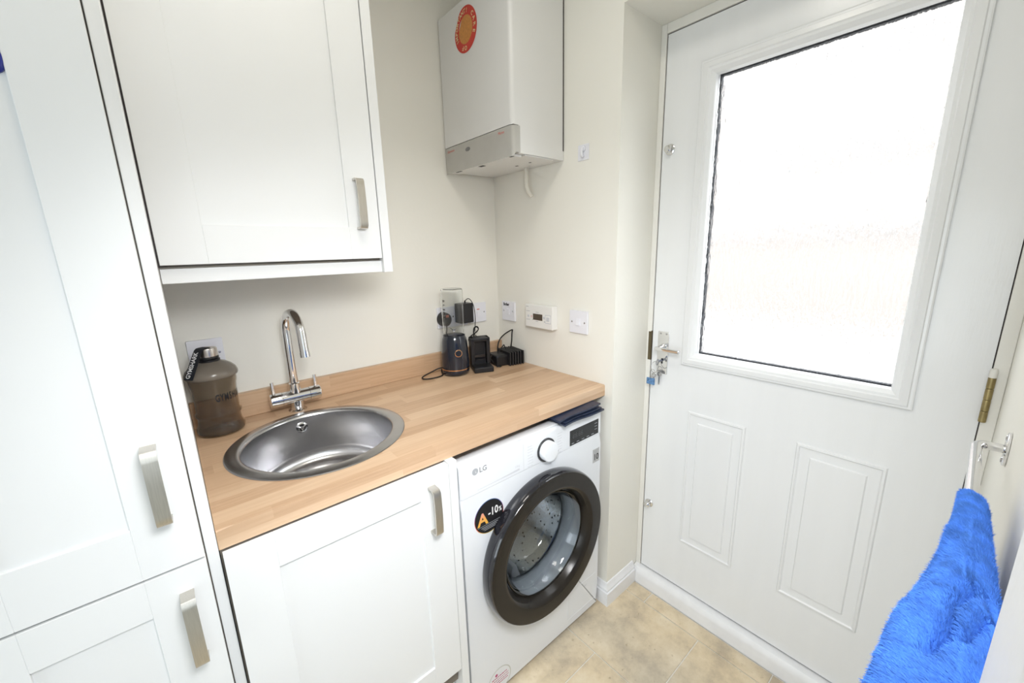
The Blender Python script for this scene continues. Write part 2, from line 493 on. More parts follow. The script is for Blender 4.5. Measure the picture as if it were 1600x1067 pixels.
# floor: grout bed + tiles
fl = struct('floor', MB().box(XLW - 0.1, XD + 0.09, YR - 0.1, 0.1, -0.06, -0.003), GROUT)
struct('floor_hall', MB().box(-2.7, XLW - 0.1, -3.15, 0.1, -0.06, -0.003).box(XLW - 0.1, 1.0, -3.15, YR - 0.1, -0.06, -0.003), GROUT)
TX, TY, G = 0.312, 0.4375, 0.0036
k = 0
for ci in range(-5, 2):
    x0 = 0.943 + ci * TX; x1 = x0 + TX
    base = -0.7325 if ci % 2 else -0.951
    for ri in range(-3, 3):
        y0 = base + ri * TY; y1 = y0 + TY
        a0, a1, b0, b1 = max(x0, XLW), min(x1, 1.318), max(y0, YR), min(y1, -0.02)
        if a1 - a0 < 0.02 or b1 - b0 < 0.02: continue
        if a0 > 1.1428 - 0.05: b1 = min(b1, YV - 0.002)
        if b1 - b0 < 0.02: continue
        m_ = MB().box(a0 + G / 2, a1 - G / 2, b0 + G / 2, b1 - G / 2, -0.003, 0.0, bev=0.0008, seg=1)
        off = Vector(((a0 + a1) / 2, (b0 + b1) / 2, 0))
        me_o = obj('tile', m_, TILE, fl)
        for v in me_o.data.vertices: v.co -= off - world_loc(fl)
        me_o.location = off - world_loc(fl)

# skirting along recess and the bit of end wall beside the washer
def skirting(name, path, m=SKIRT):
    # path: list of (x,y) corners, profile pushed along mitred outward normals (left-hand side)
    prof = [(0, 0), (0.0175, 0), (0.0175, 0.054), (0.0165, 0.057), (0.0115, 0.0585), (0.0115, 0.064), (0.0135, 0.067), (0.0120, 0.072), (0.0070, 0.078), (0.0060, 0.086), (0.0030, 0.091), (0.0, 0.092)]
    mb = MB(); rings = []
    P = [Vector((p[0], p[1], 0)) for p in path]
    for i, p in enumerate(P):
        d1 = (P[i] - P[i - 1]).normalized() if i else None
        d2 = (P[i + 1] - P[i]).normalized() if i < len(P) - 1 else None
        n1 = Vector((-d1.y, d1.x, 0)) if d1 else None
        n2 = Vector((-d2.y, d2.x, 0)) if d2 else None
        if n1 is None: nn = n2
        elif n2 is None: nn = n1
        else:
            nn = (n1 + n2).normalized(); nn = nn / nn.dot(n1)
        rings.append([mb.bm.verts.new(p + nn * o + Vector((0, 0, z))) for o, z in prof])
    for A, B in zip(rings, rings[1:]):
        for i in range(len(prof) - 1): mb.bm.faces.new((A[i], A[i + 1], B[i + 1], B[i]))
        mb.bm.faces.new((A[-1], A[0], B[0], B[-1]))
    mb.bm.faces.new(rings[0]); mb.bm.faces.new(list(reversed(rings[-1])))
    return struct(name, mb, m)
skirting('baseboard_end', [(1.3195, YV), (L, YV), (L, -0.02)])
skirting('baseboard_right', [(OPX1 + 0.064, YR), (XD - 0.03, YR)])

# door frame (front flush with the leaf) and threshold
mb = MB()
mb.box(XD - 0.004, XD + 0.075, YV - 0.0195, YV, 0.0, SOF, bev=0.002)
mb.box(XD - 0.004, XD + 0.075, YR, YR + 0.0235, 0.0, SOF, bev=0.002)
mb.box(XD - 0.004, XD + 0.075, YR + 0.0235, YV - 0.0195, 2.0465, SOF, bev=0.002)
mb.box(XD + 0.046, XD + 0.075, YV - 0.034, YV - 0.0195, 0.07, 2.0465)
mb.box(XD + 0.046, XD + 0.075, YR + 0.0235, YR + 0.038, 0.07, 2.0465)
mb.box(XD + 0.046, XD + 0.075, YR + 0.0235, YV - 0.0195, 2.03, 2.0465)
frame = struct('trim_1', mb, FRAMEW, 'off-white wooden frame around the glazed back door', None)
mb = MB()
pr = [(1.3205, 0), (1.3205, 0.042), (1.3235, 0.047), (1.3235, 0.053), (1.331, 0.066), (1.345, 0.070), (1.43, 0.066), (1.43, 0)]
ya, yb = YV - 0.002, YR + 0.002
mb.faces([(x, ya, z) for x, z in pr] + [(x, yb, z) for x, z in pr], [tuple(range(8)), tuple(range(15, 7, -1))] + [(i, (i + 1) % 8, (i + 1) % 8 + 8, i + 8) for i in range(8)])
struct('trim_2', mb, SKIRT, 'scuffed white threshold board under the back door')

# outside: paving and a neighbour's brick wall
struct('floor_outside', MB().box(1.44, 9.2, -8, 7, -0.25, -0.12), PATIO)
mb = MB().box(9.0, 9.2, -8, 7, -0.12, 5.0)
wo = struct('wall_outside', mb, BRICKM)
for z_, h_ in ((1.62, 0.12), (2.88, 0.12), (4.35, 0.16)):
    obj('string_course', MB().box(8.80, 9.0, -8, 7, z_, z_ + h_), BRICKM, wo)
    obj('course_underside_shade', MB().box(8.93, 9.0, -8, 7, z_ - 0.09, z_ - 0.002), PLASTG, wo)  # grey band painted in as the shade below each course

# ------------------------------------------------------------------ back door
DY0, DY1, DZ0, DZ1 = YV - 0.0225, YR + 0.0256, 0.0745, 2.043   # left, right, bottom, top
door = bpy.data.objects.new('door_1', None); S.collection.objects.link(door); door.location = (XD, (DY0 + DY1) / 2, DZ0)
door['kind'] = 'structure'; door['label'] = 'white glossy back door with a tall obscured glass pane and two raised panels'
GY0, GY1, GZ0, GZ1 = -0.8165, -1.3175, 1.018, 1.888
mb = MB()
xb = XD + 0.044
mb.box(XD, xb, DY0, GY0, DZ0, DZ1); mb.box(XD, xb, GY1, DY1, DZ0, DZ1)
mb.box(XD, xb, GY0, GY1, DZ0, GZ0); mb.box(XD, xb, GY0, GY1, GZ1, DZ1)
obj('door_leaf', mb, GLOSSW, door)
gz = MB().box(XD + 0.014, XD + 0.020, GY0 - 0.0, GY1 + 0.0, GZ0, GZ1)
obj('glass_pane', gz, RAIN, door)
fnx = lambda a, b, h: Vector((XD - h, a, b))
# moulding round the pane
mb = MB()
mb.nested((GY1 - 0.044, GY0 + 0.044, GZ0 - 0.040, GZ1 + 0.040), [(0, 0), (0.0, 0.007), (0.003, 0.009), (0.008, 0.009), (0.010, 0.013), (0.024, 0.016), (0.027, 0.013), (0.033, 0.012), (0.036, 0.009), (0.043, 0.002), (0.046, -0.012)], fnx, fill=False)
obj('glazing_bead', mb, GLOSSW, door, sharp=25)
xa, xs = XD + 0.030, XD + 0.0435
for q in ((GY0 - 0.0042, GY0, GZ0, GZ1), (GY1, GY1 + 0.0008, GZ0, GZ1), (GY1, GY0, GZ1 - 0.0050, GZ1), (GY1, GY0, GZ0, GZ0 + 0.0065)):
    obj('glazing_seal', MB().box(xa, xs, *q), SEALANT, door)
for (a0, a1, b0, b1) in ((-1.0, -0.8095, 0.279, 0.812), (-1.341, -1.1385, 0.287, 0.8115)):
    mb = MB()
    mb.nested((a0, a1, b0, b1), [(0, 0), (0.003, 0.005), (0.008, 0.006), (0.011, 0.0025), (0.014, 0.0015), (0.036, 0.0015), (0.039, 0.006), (0.041, 0.0065)], fnx)
    obj('door_panel', mb, GLOSSW, door, sharp=20)
# lever handle on its backplate
mb = MB().box(XD - 0.004, XD, -0.7200, -0.6775, 0.928, 1.0865, bev=0.0015)
pl = obj('handle_plate', mb, CHROME, door)
for yy, zz in ((-0.688, 1.078), (-0.710, 1.078), (-0.688, 0.937), (-0.710, 0.937)):
    obj('screw', MB().lathe([(0, -0.0052), (0.003, -0.0048), (0.0035, -0.004)], (XD, yy, zz), 'X', 12), STEEL, pl)
mb = MB()
mb.lathe([(0.011, -0.004), (0.010, -0.012), (0.008, -0.016), (0.008, -0.045), (0, -0.045)], (XD, -0.699, 1.030), 'X', 24)
mb.box(XD - 0.050, XD - 0.036, -0.782, -0.690, 1.0225, 1.0365, bev=0.004, seg=3)
obj('lever_handle', mb, CHROME, pl)
mb = MB()
mb.lathe([(0.0, -0.0046), (0.0042, -0.0046), (0.0042, -0.0035)], (XD, -0.699, 0.982), 'X', 16)
mb.box(XD - 0.0046, XD - 0.0035, -0.7015, -0.6965, 0.966, 0.982)
obj('keyhole', mb, BLACKP, pl)
# two rack-bolt turn knobs
for yy, zz in ((-0.683, 1.699), (-0.677, 0.375)):
    mb = MB()
    mb.lathe([(0, -0.0), (0.017, -0.0), (0.017, -0.003), (0.014, -0.005), (0.006, -0.006), (0.0055, -0.012), (0.0, -0.012)], (XD, yy, zz), 'X', 24)
    kb = obj('bolt_rose', mb, CHROME, door)
    mb = MB().lathe([(0.0, -0.026), (0.008, -0.0255), (0.0115, -0.022), (0.0115, -0.017), (0.006, -0.011)], (XD, yy, zz), 'X', 20)
    obj('turn_knob', mb, CHROME, kb)
# lock keep on the frame
mb = MB().box(XD - 0.006, XD - 0.0035, -0.6503, -0.6405, 0.972, 1.080, bev=0.0005)
mb.box(XD - 0.0065, XD + 0.02, -0.6525, -0.6500, 0.972, 1.083)
obj('lock_keep', mb, DARKM, frame)
# hinge
mb = MB()
for i in range(4):
    mb.lathe([(0, 0.0006), (0.0058, 0.0006), (0.0063, 0.002), (0.0063, 0.0245), (0.0058, 0.0259), (0, 0.0259)], (XD - 0.007, -1.4735, 0.985 + i * 0.0262), 'Z', 18)
obj('hinge', mb, BRASS, door)
mb = MB()
mb.lathe([(0, 0), (0.0060, 0), (0.0066, 0.014), (0.005, 0.020), (0, 0.021)], (XD - 0.007, -1.4735, 1.089), 'Z', 16)
hc = obj('painted_hinge_tip', mb, FRAMEW, door); hc['label'] = 'hinge tip covered in white paint'
mb = MB().box(XD + 0.003, XD + 0.04, YR + 0.0237, YR + 0.0254, 0.08, 2.04)
mb.box(XD + 0.003, XD + 0.04, YV - 0.0222, YV - 0.0197, 0.08, 2.04)
mb.box(XD + 0.003, XD + 0.04, YR + 0.025, YV - 0.022, 2.0435, 2.0463)
mb.box(XD + 0.003, XD + 0.04, YR + 0.025, YV - 0.022, 0.0705, 0.0740)
obj('draught_seal', mb, GAPM, door)

# keys hanging in the lock
kt = thing('key_ring', 'small bunch of keys with a blue fob hanging from the back door lock', 'keys', (XD - 0.02, -0.69, 0.89))
mb = MB()
mb.box(XD - 0.030, XD - 0.004, -0.7005, -0.6975, 0.975, 0.983, bev=0.0008)
mb.lathe([(0.010, -0.0012), (0.012, 0), (0.010, 0.0012), (0.005, 0.0012), (0.004, 0), (0.005, -0.0012)], (XD - 0.036, -0.699, 0.978), 'Y', 20, close=True)
obj('lock_key', mb, STEEL, kt)
mb = MB()
pts = [(XD - 0.038 + 0.004 * math.sin(t), -0.690 + 0.014 * math.cos(t), 0.958 + 0.020 * math.sin(t)) for t in [2 * PI * i / 24 for i in range(25)]]
mb.tube(pts, 0.0011, 6, caps=False)
pts = [(XD - 0.030, -0.678 + 0.010 * math.cos(t), 0.931 + 0.014 * math.sin(t)) for t in [2 * PI * i / 20 for i in range(21)]]
mb.tube(pts, 0.001, 6, caps=False)
obj('split_ring', mb, STEEL, kt)
for dy, rot, zb in ((-0.004, 0.15, 0.925), (0.010, -0.35, 0.928)):
    mb = MB()
    mb.lathe([(0.009, -0.001), (0.009, 0.001), (0.003, 0.001), (0.003, -0.001)], (XD - 0.026 + dy, -0.688 - dy, zb), 'X', 16, close=True)
    mb.box(XD - 0.027 + dy, XD - 0.025 + dy, -0.6905 - dy, -0.6855 - dy, zb - 0.040, zb - 0.008)
    obj('loose_key', mb, STEEL, kt)
obj('key_fob', MB().box(XD - 0.036, XD - 0.030, -0.690, -0.658, 0.887, 0.912, bev=0.002), BLUEP, kt)

# ------------------------------------------------------------------ cabinets
def shaker(x0, x1, z0, z1, yf, t=0.019, w=0.081, rail=0.081):
    """five-piece shaker door, front face at yf, body going to +y"""
    mb = MB(); b = 0.0007
    mb.box(x0, x0 + w, yf, yf + t, z0, z1, bev=b, seg=1)
    mb.box(x1 - w, x1, yf, yf + t, z0, z1, bev=b, seg=1)
    mb.box(x0 + w, x1 - w, yf, yf + t, z0, z0 + rail, bev=b, seg=1)
    mb.box(x0 + w, x1 - w, yf, yf + t, z1 - rail, z1, bev=b, seg=1)
    mb.box(x0 + w - 0.001, x1 - w + 0.001, yf + 0.0055, yf + t, z0 + rail - 0.001, z1 - rail + 0.001)
    return mb
def strap_handle(x, z0, z1, yf, w=0.0195):
    mb = MB()
    d = 0.030; H = z1 - z0
    pts = [(x, yf + 0.0005, z1 - 0.003), (x, yf - d * 0.55, z1 - 0.003), (x, yf - d * 0.80, z1 - 0.0045), (x, yf - d * 0.93, z1 - 0.010)]
    for i in range(1, 12):
        s = i / 12
        pts.append((x, yf - d * (0.93 + 0.07 * math.sin(PI * s)), z1 - 0.010 - (H - 0.020) * s))
    pts += [(x, yf - d * 0.93, z0 + 0.010), (x, yf - d * 0.80, z0 + 0.0045), (x, yf - d * 0.55, z0 + 0.003), (x, yf + 0.0005, z0 + 0.003)]
    mb.sweep(pts, (1, 0, 0), w, 0.0048)
    bmesh.ops.recalc_face_normals(mb.bm, faces=mb.bm.faces)
    return mb

YF = -0.620     # door faces of base and tall units
TC = thing('tall_cabinet', 'tall narrow white shaker cabinet with two doors at the left edge', 'cabinet', (-0.16, -0.3, 0))
TX0, TX1 = -0.317, -0.0190
obj('end_panel', MB().box(-0.0172, 0.0, -0.6008, -0.001, 0.0, CEIL - 0.06, bev=0.0008, seg=1), CAB, TC)
obj('carcass', MB().box(TX0 - 0.001, -0.0176, YF + 0.024, -0.001, 0.10, CEIL - 0.06), CABIN, TC)
obj('plinth', MB().box(TX0 - 0.001, -0.0176, -0.56, -0.54, 0.0, 0.10), CAB, TC)
d = obj('door', shaker(TX0, TX1, 0.8825, 2.32, YF, rail=0.093), CAB, TC)
obj('handle', strap_handle(-0.057, 0.975, 1.107, YF), NICKEL, d)
d = obj('door', shaker(TX0, TX1, 0.105, 0.8785, YF, rail=0.070), CAB, TC)
obj('handle', strap_handle(-0.0525, 0.6945, 0.833, YF), NICKEL, d)
# next tall unit (mostly out of frame)
TD = thing('tall_cabinet', 'neighbouring tall white cabinet cut off by the left edge of the photo', 'cabinet', (-0.48, -0.3, 0))
obj('carcass', MB().box(XLW + 0.001, TX0 - 0.002, YF + 0.024, -0.001, 0.0, CEIL - 0.06), CABIN, TD)
obj('door', shaker(XLW + 0.003, TX0 - 0.003, 0.105, 2.32, YF), CAB, TD)
# small blue disc on the tall door
mb = MB().lathe([(0, -0.006), (0.008, -0.006), (0.0105, -0.003), (0.0105, 0), (0, 0)], (0, 0, 0), 'Y', 24)
for v in mb.bm.verts: v.co = Vector((-0.1082 + v.co.x, YF + 0.0052 + v.co.y, 1.6310 + v.co.z * 1.6))
tag(obj('blue_magnet', mb, BLUEB), 'small dark blue round magnet on the tall cabinet door at left edge', 'magnet')

# wall cabinet
WC = thing('wall_cabinet', 'white shaker wall cabinet hanging above the round sink', 'cabinet', (0.25, -0.16, 1.338))
WY = -0.340; WT = 2.30
mb = MB()
mb.box(0.0015, 0.4735, WY + 0.023, -0.001, 1.372, WT)
obj('carcass', mb, CABIN, WC)
obj('end_panel', MB().box(0.4745, 0.4995, WY - 0.001, -0.001, 1.338, WT, bev=0.0008, seg=1), CAB, WC)
obj('light_rail', MB().box(0.0015, 0.4742, WY + 0.012, WY + 0.034, 1.3385, 1.3690, bev=0.0008, seg=1), CAB, WC)
d = obj('door', shaker(0.0035, 0.4722, 1.3765, 2.297, WY), CAB, WC)
obj('handle', strap_handle(0.4208, 1.4515, 1.5775, WY), NICKEL, d)
obj('side_gap_shade', MB().box(0.0005, 0.003, WY + 0.004, WY + 0.022, 1.372, WT), GAPM, WC)  # dark strip standing in for shade between door and tall panel

# base cabinet
BC = thing('base_cabinet', 'white shaker base cabinet under the sink beside the washing machine', 'cabinet', (0.25, -0.3, 0))
mb = MB()
mb.box(0.0015, 0.472, YF + 0.024, YF + 0.045, 0.16, 0.868); mb.box(0.0015, 0.018, YF + 0.045, -0.02, 0.16, 0.868); mb.box(0.455, 0.472, YF + 0.045, -0.02, 0.16, 0.868)
mb.box(0.018, 0.455, YF + 0.045, -0.02, 0.16, 0.176)
obj('carcass', mb, CABIN, BC)
obj('plinth', MB().box(0.0015, 0.472, -0.573, -0.556, 0.0, 0.205), CAB, BC)
obj('end_panel', MB().box(0.4745, 0.498, YF + 0.001, -0.03, 0.0, 0.8695, bev=0.0008, seg=1), CAB, BC)
d = obj('door', shaker(0.0045, 0.4730, 0.2195, 0.8665, YF, rail=0.069), CAB, BC)
obj('handle', strap_handle(0.4210, 0.702, 0.8290, YF), NICKEL, d)

# ------------------------------------------------------------------ worktop, upstand, sink, tap
SC, SR = (0.26, -0.322), 0.218
WF = -0.6005
fnz = lambda a, b, h: Vector((a, b, h))
mb = MB()
mb.holed((0.0008, L - 0.001, WF + 0.0005, -0.001), SC, SR - 0.022, 0.870, 0.910, fnz)
# soften the front top/bottom edges
bm = mb.bm
es = [e for e in bm.edges if all(abs(v.co.y - (WF + 0.0005)) < 1e-4 for v in e.verts) and abs(e.verts[0].co.z - e.verts[1].co.z) < 1e-5 and e.verts[0].co.z > 0.9]
bmesh.ops.bevel(bm, geom=es, offset=0.004, segments=3, profile=0.5, affect='EDGES')
wt = tag(obj('worktop', mb, OAK), 'oak block laminate worktop over the base cabinet and washing machine', 'worktop')
us = tag(obj('upstand', MB().box(0.0008, L - 0.001, -0.0205, -0.0012, 0.9104, 0.9865, bev=0.0012, seg=1), OAK), 'low oak laminate upstand along the back wall behind the worktop', 'upstand')

sk = thing('round_sink', 'round stainless steel sink set into the oak worktop', 'sink', (SC[0], SC[1], 0.9105))
c3 = (SC[0], SC[1], 0)
mb = MB().lathe([(0.219, 0.9103), (0.2195, 0.9112), (0.216, 0.9132), (0.200, 0.9150), (0.190, 0.9145), (0.1855, 0.9120), (0.1835, 0.9070)], c3, 'Z', 96)
obj('rim', mb, STEEL, sk, sharp=60)
mb = MB().lathe([(0.1835, 0.9070), (0.183, 0.890), (0.180, 0.800), (0.175, 0.775), (0.160, 0.760), (0.130, 0.752), (0.06, 0.748), (0.045, 0.746)], c3, 'Z', 96)
bowl = obj('bowl', mb, STEELB, sk, sharp=0)
bowl.data.shade_smooth()
mb = MB().lathe([(0.045, 0.7462), (0.043, 0.748), (0.038, 0.748), (0.036, 0.744), (0.012, 0.742), (0.010, 0.746), (0, 0.747)], c3, 'Z', 40)
obj('drain', mb, CHROME, sk)
ovc = Vector((0.252, SC[1] + 0.1825, 0.877))
mb = MB()
mb.lathe([(0.0165, 0.002), (0.0165, -0.003), (0.013, -0.0055), (0.0115, -0.003), (0.0095, 0.001)], ovc, 'Y', 28)
mb.lathe([(0.0045, 0.001), (0.0045, -0.005), (0, -0.0058)], ovc, 'Y', 14)
for a in range(3):
    t = a * 2 * PI / 3 + 0.5
    mb.tube([(ovc.x + 0.004 * math.cos(t), ovc.y - 0.002, ovc.z + 0.004 * math.sin(t)), (ovc.x + 0.011 * math.cos(t), ovc.y - 0.002, ovc.z + 0.011 * math.sin(t))], 0.0013, 6)
ov = obj('overflow', mb, CHROME, sk)
mb = MB().lathe([(0.0105, -0.0008), (0, -0.0008)], ovc, 'Y', 20)
obj('overflow_hole', mb, BLACKP, sk)

TXc, TYc = 0.2625, -0.068
tp = thing('mixer_tap', 'chrome swan-neck mixer tap with two small levers behind the sink', 'tap', (TXc, TYc, 0.9105))
mb = MB()
mb.lathe([(0.0, 0.9105), (0.026, 0.9105), (0.026, 0.914), (0.0185, 0.917), (0.0175, 0.955), (0.016, 0.985), (0.0155, 1.000), (0.0125, 1.003), (0.0, 1.003)], (TXc, TYc, 0), 'Z', 32)
mb.lathe([(0.0, -0.0385), (0.0205, -0.0385), (0.0205, 0.0385), (0.0, 0.0385)], (TXc, TYc, 0.9565), 'X', 32)
obj('body', mb, CHROME, tp, sharp=40)
for s in (-1, 1):
    mb = MB().lathe([(0.019, s * 0.0385), (0.0215, s * 0.0395), (0.0215, s * 0.069), (0.0198, s * 0.0715), (0, s * 0.0715)], (TXc, TYc, 0.9565), 'X', 32)
    h = obj('tap_handle', mb, CHROME, tp, sharp=40)
    mb = MB().tube([(TXc + s * 0.060, TYc, 0.974), (TXc + s * 0.0605, TYc + 0.002, 1.014)], [0.0056, 0.0050], 14)
    obj('lever', mb, CHROME, h, sharp=40)
dirn = Vector((0.115, -0.99, 0)).normalized()
def sp_(o, z): return Vector((TXc, TYc, z)) + dirn * o
R_ = 0.061
pts = [sp_(0, 0.998), sp_(0, 1.05), sp_(0, 1.10), sp_(0, 1.15)]
for i in range(0, 17):
    t = PI - PI * 1.0 * i / 16
    pts.append(sp_(R_ + R_ * math.cos(t), 1.165 + R_ * math.sin(t)))
end = pts[-1]; dd = (pts[-1] - pts[-2]).normalized()
pts += [end + dd * 0.025, end + dd * 0.052]
obj('spout', MB().tube(pts, 0.0125, 24, smooth=1), CHROME, tp, sharp=40)
e0 = end + dd * 0.046
mb = MB().tube([e0, e0 + dd * 0.014], 0.0134, 24)
obj('aerator', mb, CHROME, tp, sharp=40)

# ------------------------------------------------------------------ washing machine
WX0, WX1, WYF = 0.5075, 1.1065, -0.613
DC = (0.811, 0.458)
wm = thing('washing_machine', 'white front-loading washing machine with a big black porthole door under the worktop', 'washing machine', ((WX0 + WX1) / 2, -0.33, 0.0))
fny = lambda a, b, h: Vector((a, h, b))
mb = MB()
mb.box(WX0, WX0 + 0.01, WYF + 0.02, -0.045, 0.012, 0.830); mb.box(WX1 - 0.01, WX1, WYF + 0.02, -0.045, 0.012, 0.830)
mb.box(WX0, WX1, -0.055, -0.045, 0.012, 0.830); mb.box(WX0, WX1, WYF + 0.02, -0.045, 0.012, 0.022)
obj('casing', mb, ENAMEL, wm)
mb = MB()
mb.holed((WX0, WX1, 0.016, 0.7405), DC, 0.200, WYF, WYF + 0.018, fny)
bm = mb.bm
es = [e for e in bm.edges if abs(e.verts[0].co.y - WYF) < 1e-5 and abs(e.verts[1].co.y - WYF) < 1e-5 and (all(abs(v.co.x - WX0) < 1e-5 for v in e.verts) or all(abs(v.co.x - WX1) < 1e-5 for v in e.verts) or all(abs(v.co.z - 0.016) < 1e-5 for v in e.verts))]
bmesh.ops.bevel(bm, geom=es, offset=0.010, segments=4, profile=0.5, affect='EDGES')
obj('front_panel', mb, ENAMEL, wm)
obj('base_gap_shade', MB().box(WX0 + 0.004, WX1 - 0.004, WYF + 0.012, -0.06, 0.0, 0.0155), GAPM, wm)  # dark block standing in for shade under the machine
def fascia_mb():
    mb = MB(); y0, y1 = WYF - 0.0005, WYF + 0.05
    pts = [(y1, 0.8365), (y0 + 0.010, 0.8365), (y0 + 0.005, 0.8352), (y0 + 0.0014, 0.8316), (y0, 0.8265), (y0, 0.7420), (y0 + 0.0006, 0.7414), (y1, 0.7414)]
    q = []
    for x in (WX0, WX0 + 0.004, WX1 - 0.004, WX1):
        e_ = 0.004 if x in (WX0, WX1) else 0.0
        q += [(x, max(y, y0 + e_), z) for y, z in pts]
    n = len(pts); f = [tuple(range(n)), tuple(range(4 * n - 1, 3 * n - 1, -1))]
    for k_ in range(3): f += [(k_ * n + i, k_ * n + (i + 1) % n, (k_ + 1) * n + (i + 1) % n, (k_ + 1) * n + i) for i in range(n)]
    return mb.faces(q, f)
obj('control_fascia', fascia_mb(), ENAMEL, wm)
mb = MB().box(WX0 + 0.001, WX1 - 0.001, WYF + 0.009, WYF + 0.030, 0.8367, 0.8425, bev=0.0025, seg=2)
obj('top_lip', mb, ENAMEL, wm)
obj('top_plate', MB().box(WX0 + 0.001, WX1 - 0.001, WYF + 0.031, -0.045, 0.800, 0.812), ENAMEL, wm)
# detergent drawer: slim scooped front
mb = MB()
FYF = WYF - 0.0005
N_ = 18
for i in range(N_):
    s0, s1 = i / N_, (i + 1) / N_
    def prof_(s):
        x = 0.562 + (0.716 - 0.562) * s
        dz = 0.0004 + 0.0055 * (s ** 1.5); zz = 0.7505
        return x, zz, dz
    x0, z0, d0 = prof_(s0); x1, z1, d1 = prof_(s1)
    mb.faces([(x0, FYF - 0.0008, z0), (x1, FYF - 0.0008, z1), (x1, FYF - 0.0002, z1 + d1), (x0, FYF - 0.0002, z0 + d0)], [(0, 1, 2, 3)])
dr = obj('drawer_grip', mb, PLASTL, wm, sharp=0)
obj('drawer_seam', MB().box(0.7325, 0.7333, FYF - 0.0003, FYF + 0.002, 0.745, 0.828), PLASTL, wm)
# dial
KC = (0.8280, 0.7760)
mb = MB().lathe([(0.0385, 0.0), (0.0385, -0.0035), (0.0350, -0.0035)], (KC[0], FYF, KC[1]), 'Y', 48)
mb.lathe([(0.0350, -0.0035), (0.0, -0.0035)], (KC[0], FYF, KC[1]), 'Y', 48)
dl = obj('dial_surround', mb, BLACKG, wm)
mb = MB().lathe([(0.0320, -0.0035), (0.0320, -0.022), (0.0305, -0.0245), (0.028, -0.0255), (0, -0.0255)], (KC[0], FYF, KC[1]), 'Y', 48)
obj('dial_knob', mb, ENAMEL, dl)
# display
dp = obj('display', MB().box(0.9395, 1.0900, FYF - 0.0012, FYF + 0.004, 0.7465, 0.8010, bev=0.0006, seg=1), DISP, wm)
RX, UZ = (1, 0, 0), (0, 0, 1)
YL = FYF - 0.0012
text('lettering', '88:88', 0.024, mat('dim_segment_print', (0.06, 0.065, 0.07), 0.3), dp, (0.978, YL, 0.778), RX, UZ)
mb = MB()
for i in range(5): mb.box(0.947 + i * 0.026, 0.960 + i * 0.026, YL - 0.0003, YL, 0.7525, 0.7540)
for i in range(3): mb.box(1.068, 1.082, YL - 0.0003, YL, 0.766 + i * 0.011, 0.7675 + i * 0.011)
tag(obj('button_legend', mb, PLASTG, dp), kind='stuff')
# programme names either side of the dial
mb = MB()
for i in range(8):
    for x0, sgn in ((0.750, 1), (0.880, 1)):
        w_ = 0.016 + 0.008 * random.random()
        z_ = 0.745 + i * 0.0093
        x_ = x0
        while x_ < x0 + w_:
            q = 0.002 + 0.003 * random.random()
            mb.box(x_, x_ + q, FYF - 0.0003, FYF, z_, z_ + 0.0018); x_ += q + 0.001
tag(obj('programme_legend', mb, PLASTL, wm), kind='stuff')
mb = MB(); mb.faces([(0.880, FYF - 0.0004, 0.7535), (0.887, FYF - 0.0004, 0.7535), (0.8835, FYF - 0.0004, 0.7475)], [(0, 1, 2)]); obj('start_symbol', mb, PLASTG, wm)
# maker's logo
mb = MB().lathe([(0.0098, 0), (0.0098, -0.0004), (0, -0.0004)], (0.5575, FYF, 0.8085), 'Y', 32)
lg = obj('logo_disc', mb, PLASTG, wm)
text('lettering', 'L', 0.0095, WHITET, lg, (0.5595, FYF - 0.0005, 0.8078), RX, UZ)
text('lettering', 'LG', 0.0215, mat('logo_grey_print', (0.28, 0.29, 0.31), 0.4), wm, (0.5840, FYF, 0.8070), RX, UZ, bold=0.0004)
text('lettering', '10kg', 0.010, PLASTL, wm, (0.708, FYF, 0.765), RX, UZ)
# 10 badge
bd = obj('warranty_badge', MB().box(1.063, 1.0995, WYF - 0.0006, WYF + 0.004, 0.636, 0.6885), GREYB, wm)
text('lettering', '10', 0.034, BLACKT, bd, (1.081, WYF - 0.0006, 0.6555), RX, UZ, sx=0.85, bold=0.0006)
mb = MB(); mb.box(1.067, 1.094, WYF - 0.0009, WYF - 0.0006, 0.680, 0.682); mb.box(1.070, 1.091, WYF - 0.0009, WYF - 0.0006, 0.6745, 0.676)
obj('badge_legend', mb, PLASTG, bd)
# A-10% sticker
SCX, SCZ = 0.5985, 0.6530
rain = ramp_material('rainbow_sticker_edge', [(0.0, (0.75, 0.55, 0.03)), (0.25, (0.75, 0.12, 0.03)), (0.5, (0.35, 0.03, 0.05)), (0.75, (0.10, 0.05, 0.30)), (1.0, (0.05, 0.15, 0.35))], 'Z', SCZ - 0.05, SCZ + 0.05)
mb = MB().lathe([(0.0515, 0), (0.0515, -0.0004), (0, -0.0004)], (SCX, WYF, SCZ), 'Y', 56)
st = obj('energy_sticker', mb, rain, wm); st['label'] = 'black round sticker reading A-10% with a rainbow rim'
mb = MB().lathe([(0.0498, -0.0004), (0.0498, -0.0007), (0, -0.0007)], (SCX, WYF, SCZ), 'Y', 56)
obj('sticker_face', mb, BLACKT, st)
agr = ramp_material('orange_letter_gradient', [(0.0, (0.85, 0.50, 0.05)), (0.6, (0.85, 0.42, 0.10)), (1.0, (0.80, 0.35, 0.30))], 'Z', SCZ - 0.03, SCZ + 0.02)
text('lettering', 'A', 0.052, agr, st, (SCX - 0.024, WYF - 0.0007, SCZ - 0.002), RX, UZ, bold=0.0014)
text('lettering', '-10', 0.034, WHITET, st, (SCX + 0.014, WYF - 0.0007, SCZ + 0.010), RX, UZ, sx=0.82, bold=0.0008)
text('lettering', '%', 0.022, WHITET, st, (SCX + 0.0395, WYF - 0.0007, SCZ + 0.006), RX, UZ, sx=0.7, bold=0.0005)
mb = MB()
mb.box(SCX - 0.042, SCX + 0.042, WYF - 0.001, WYF - 0.0007, SCZ - 0.0225, SCZ - 0.0218)
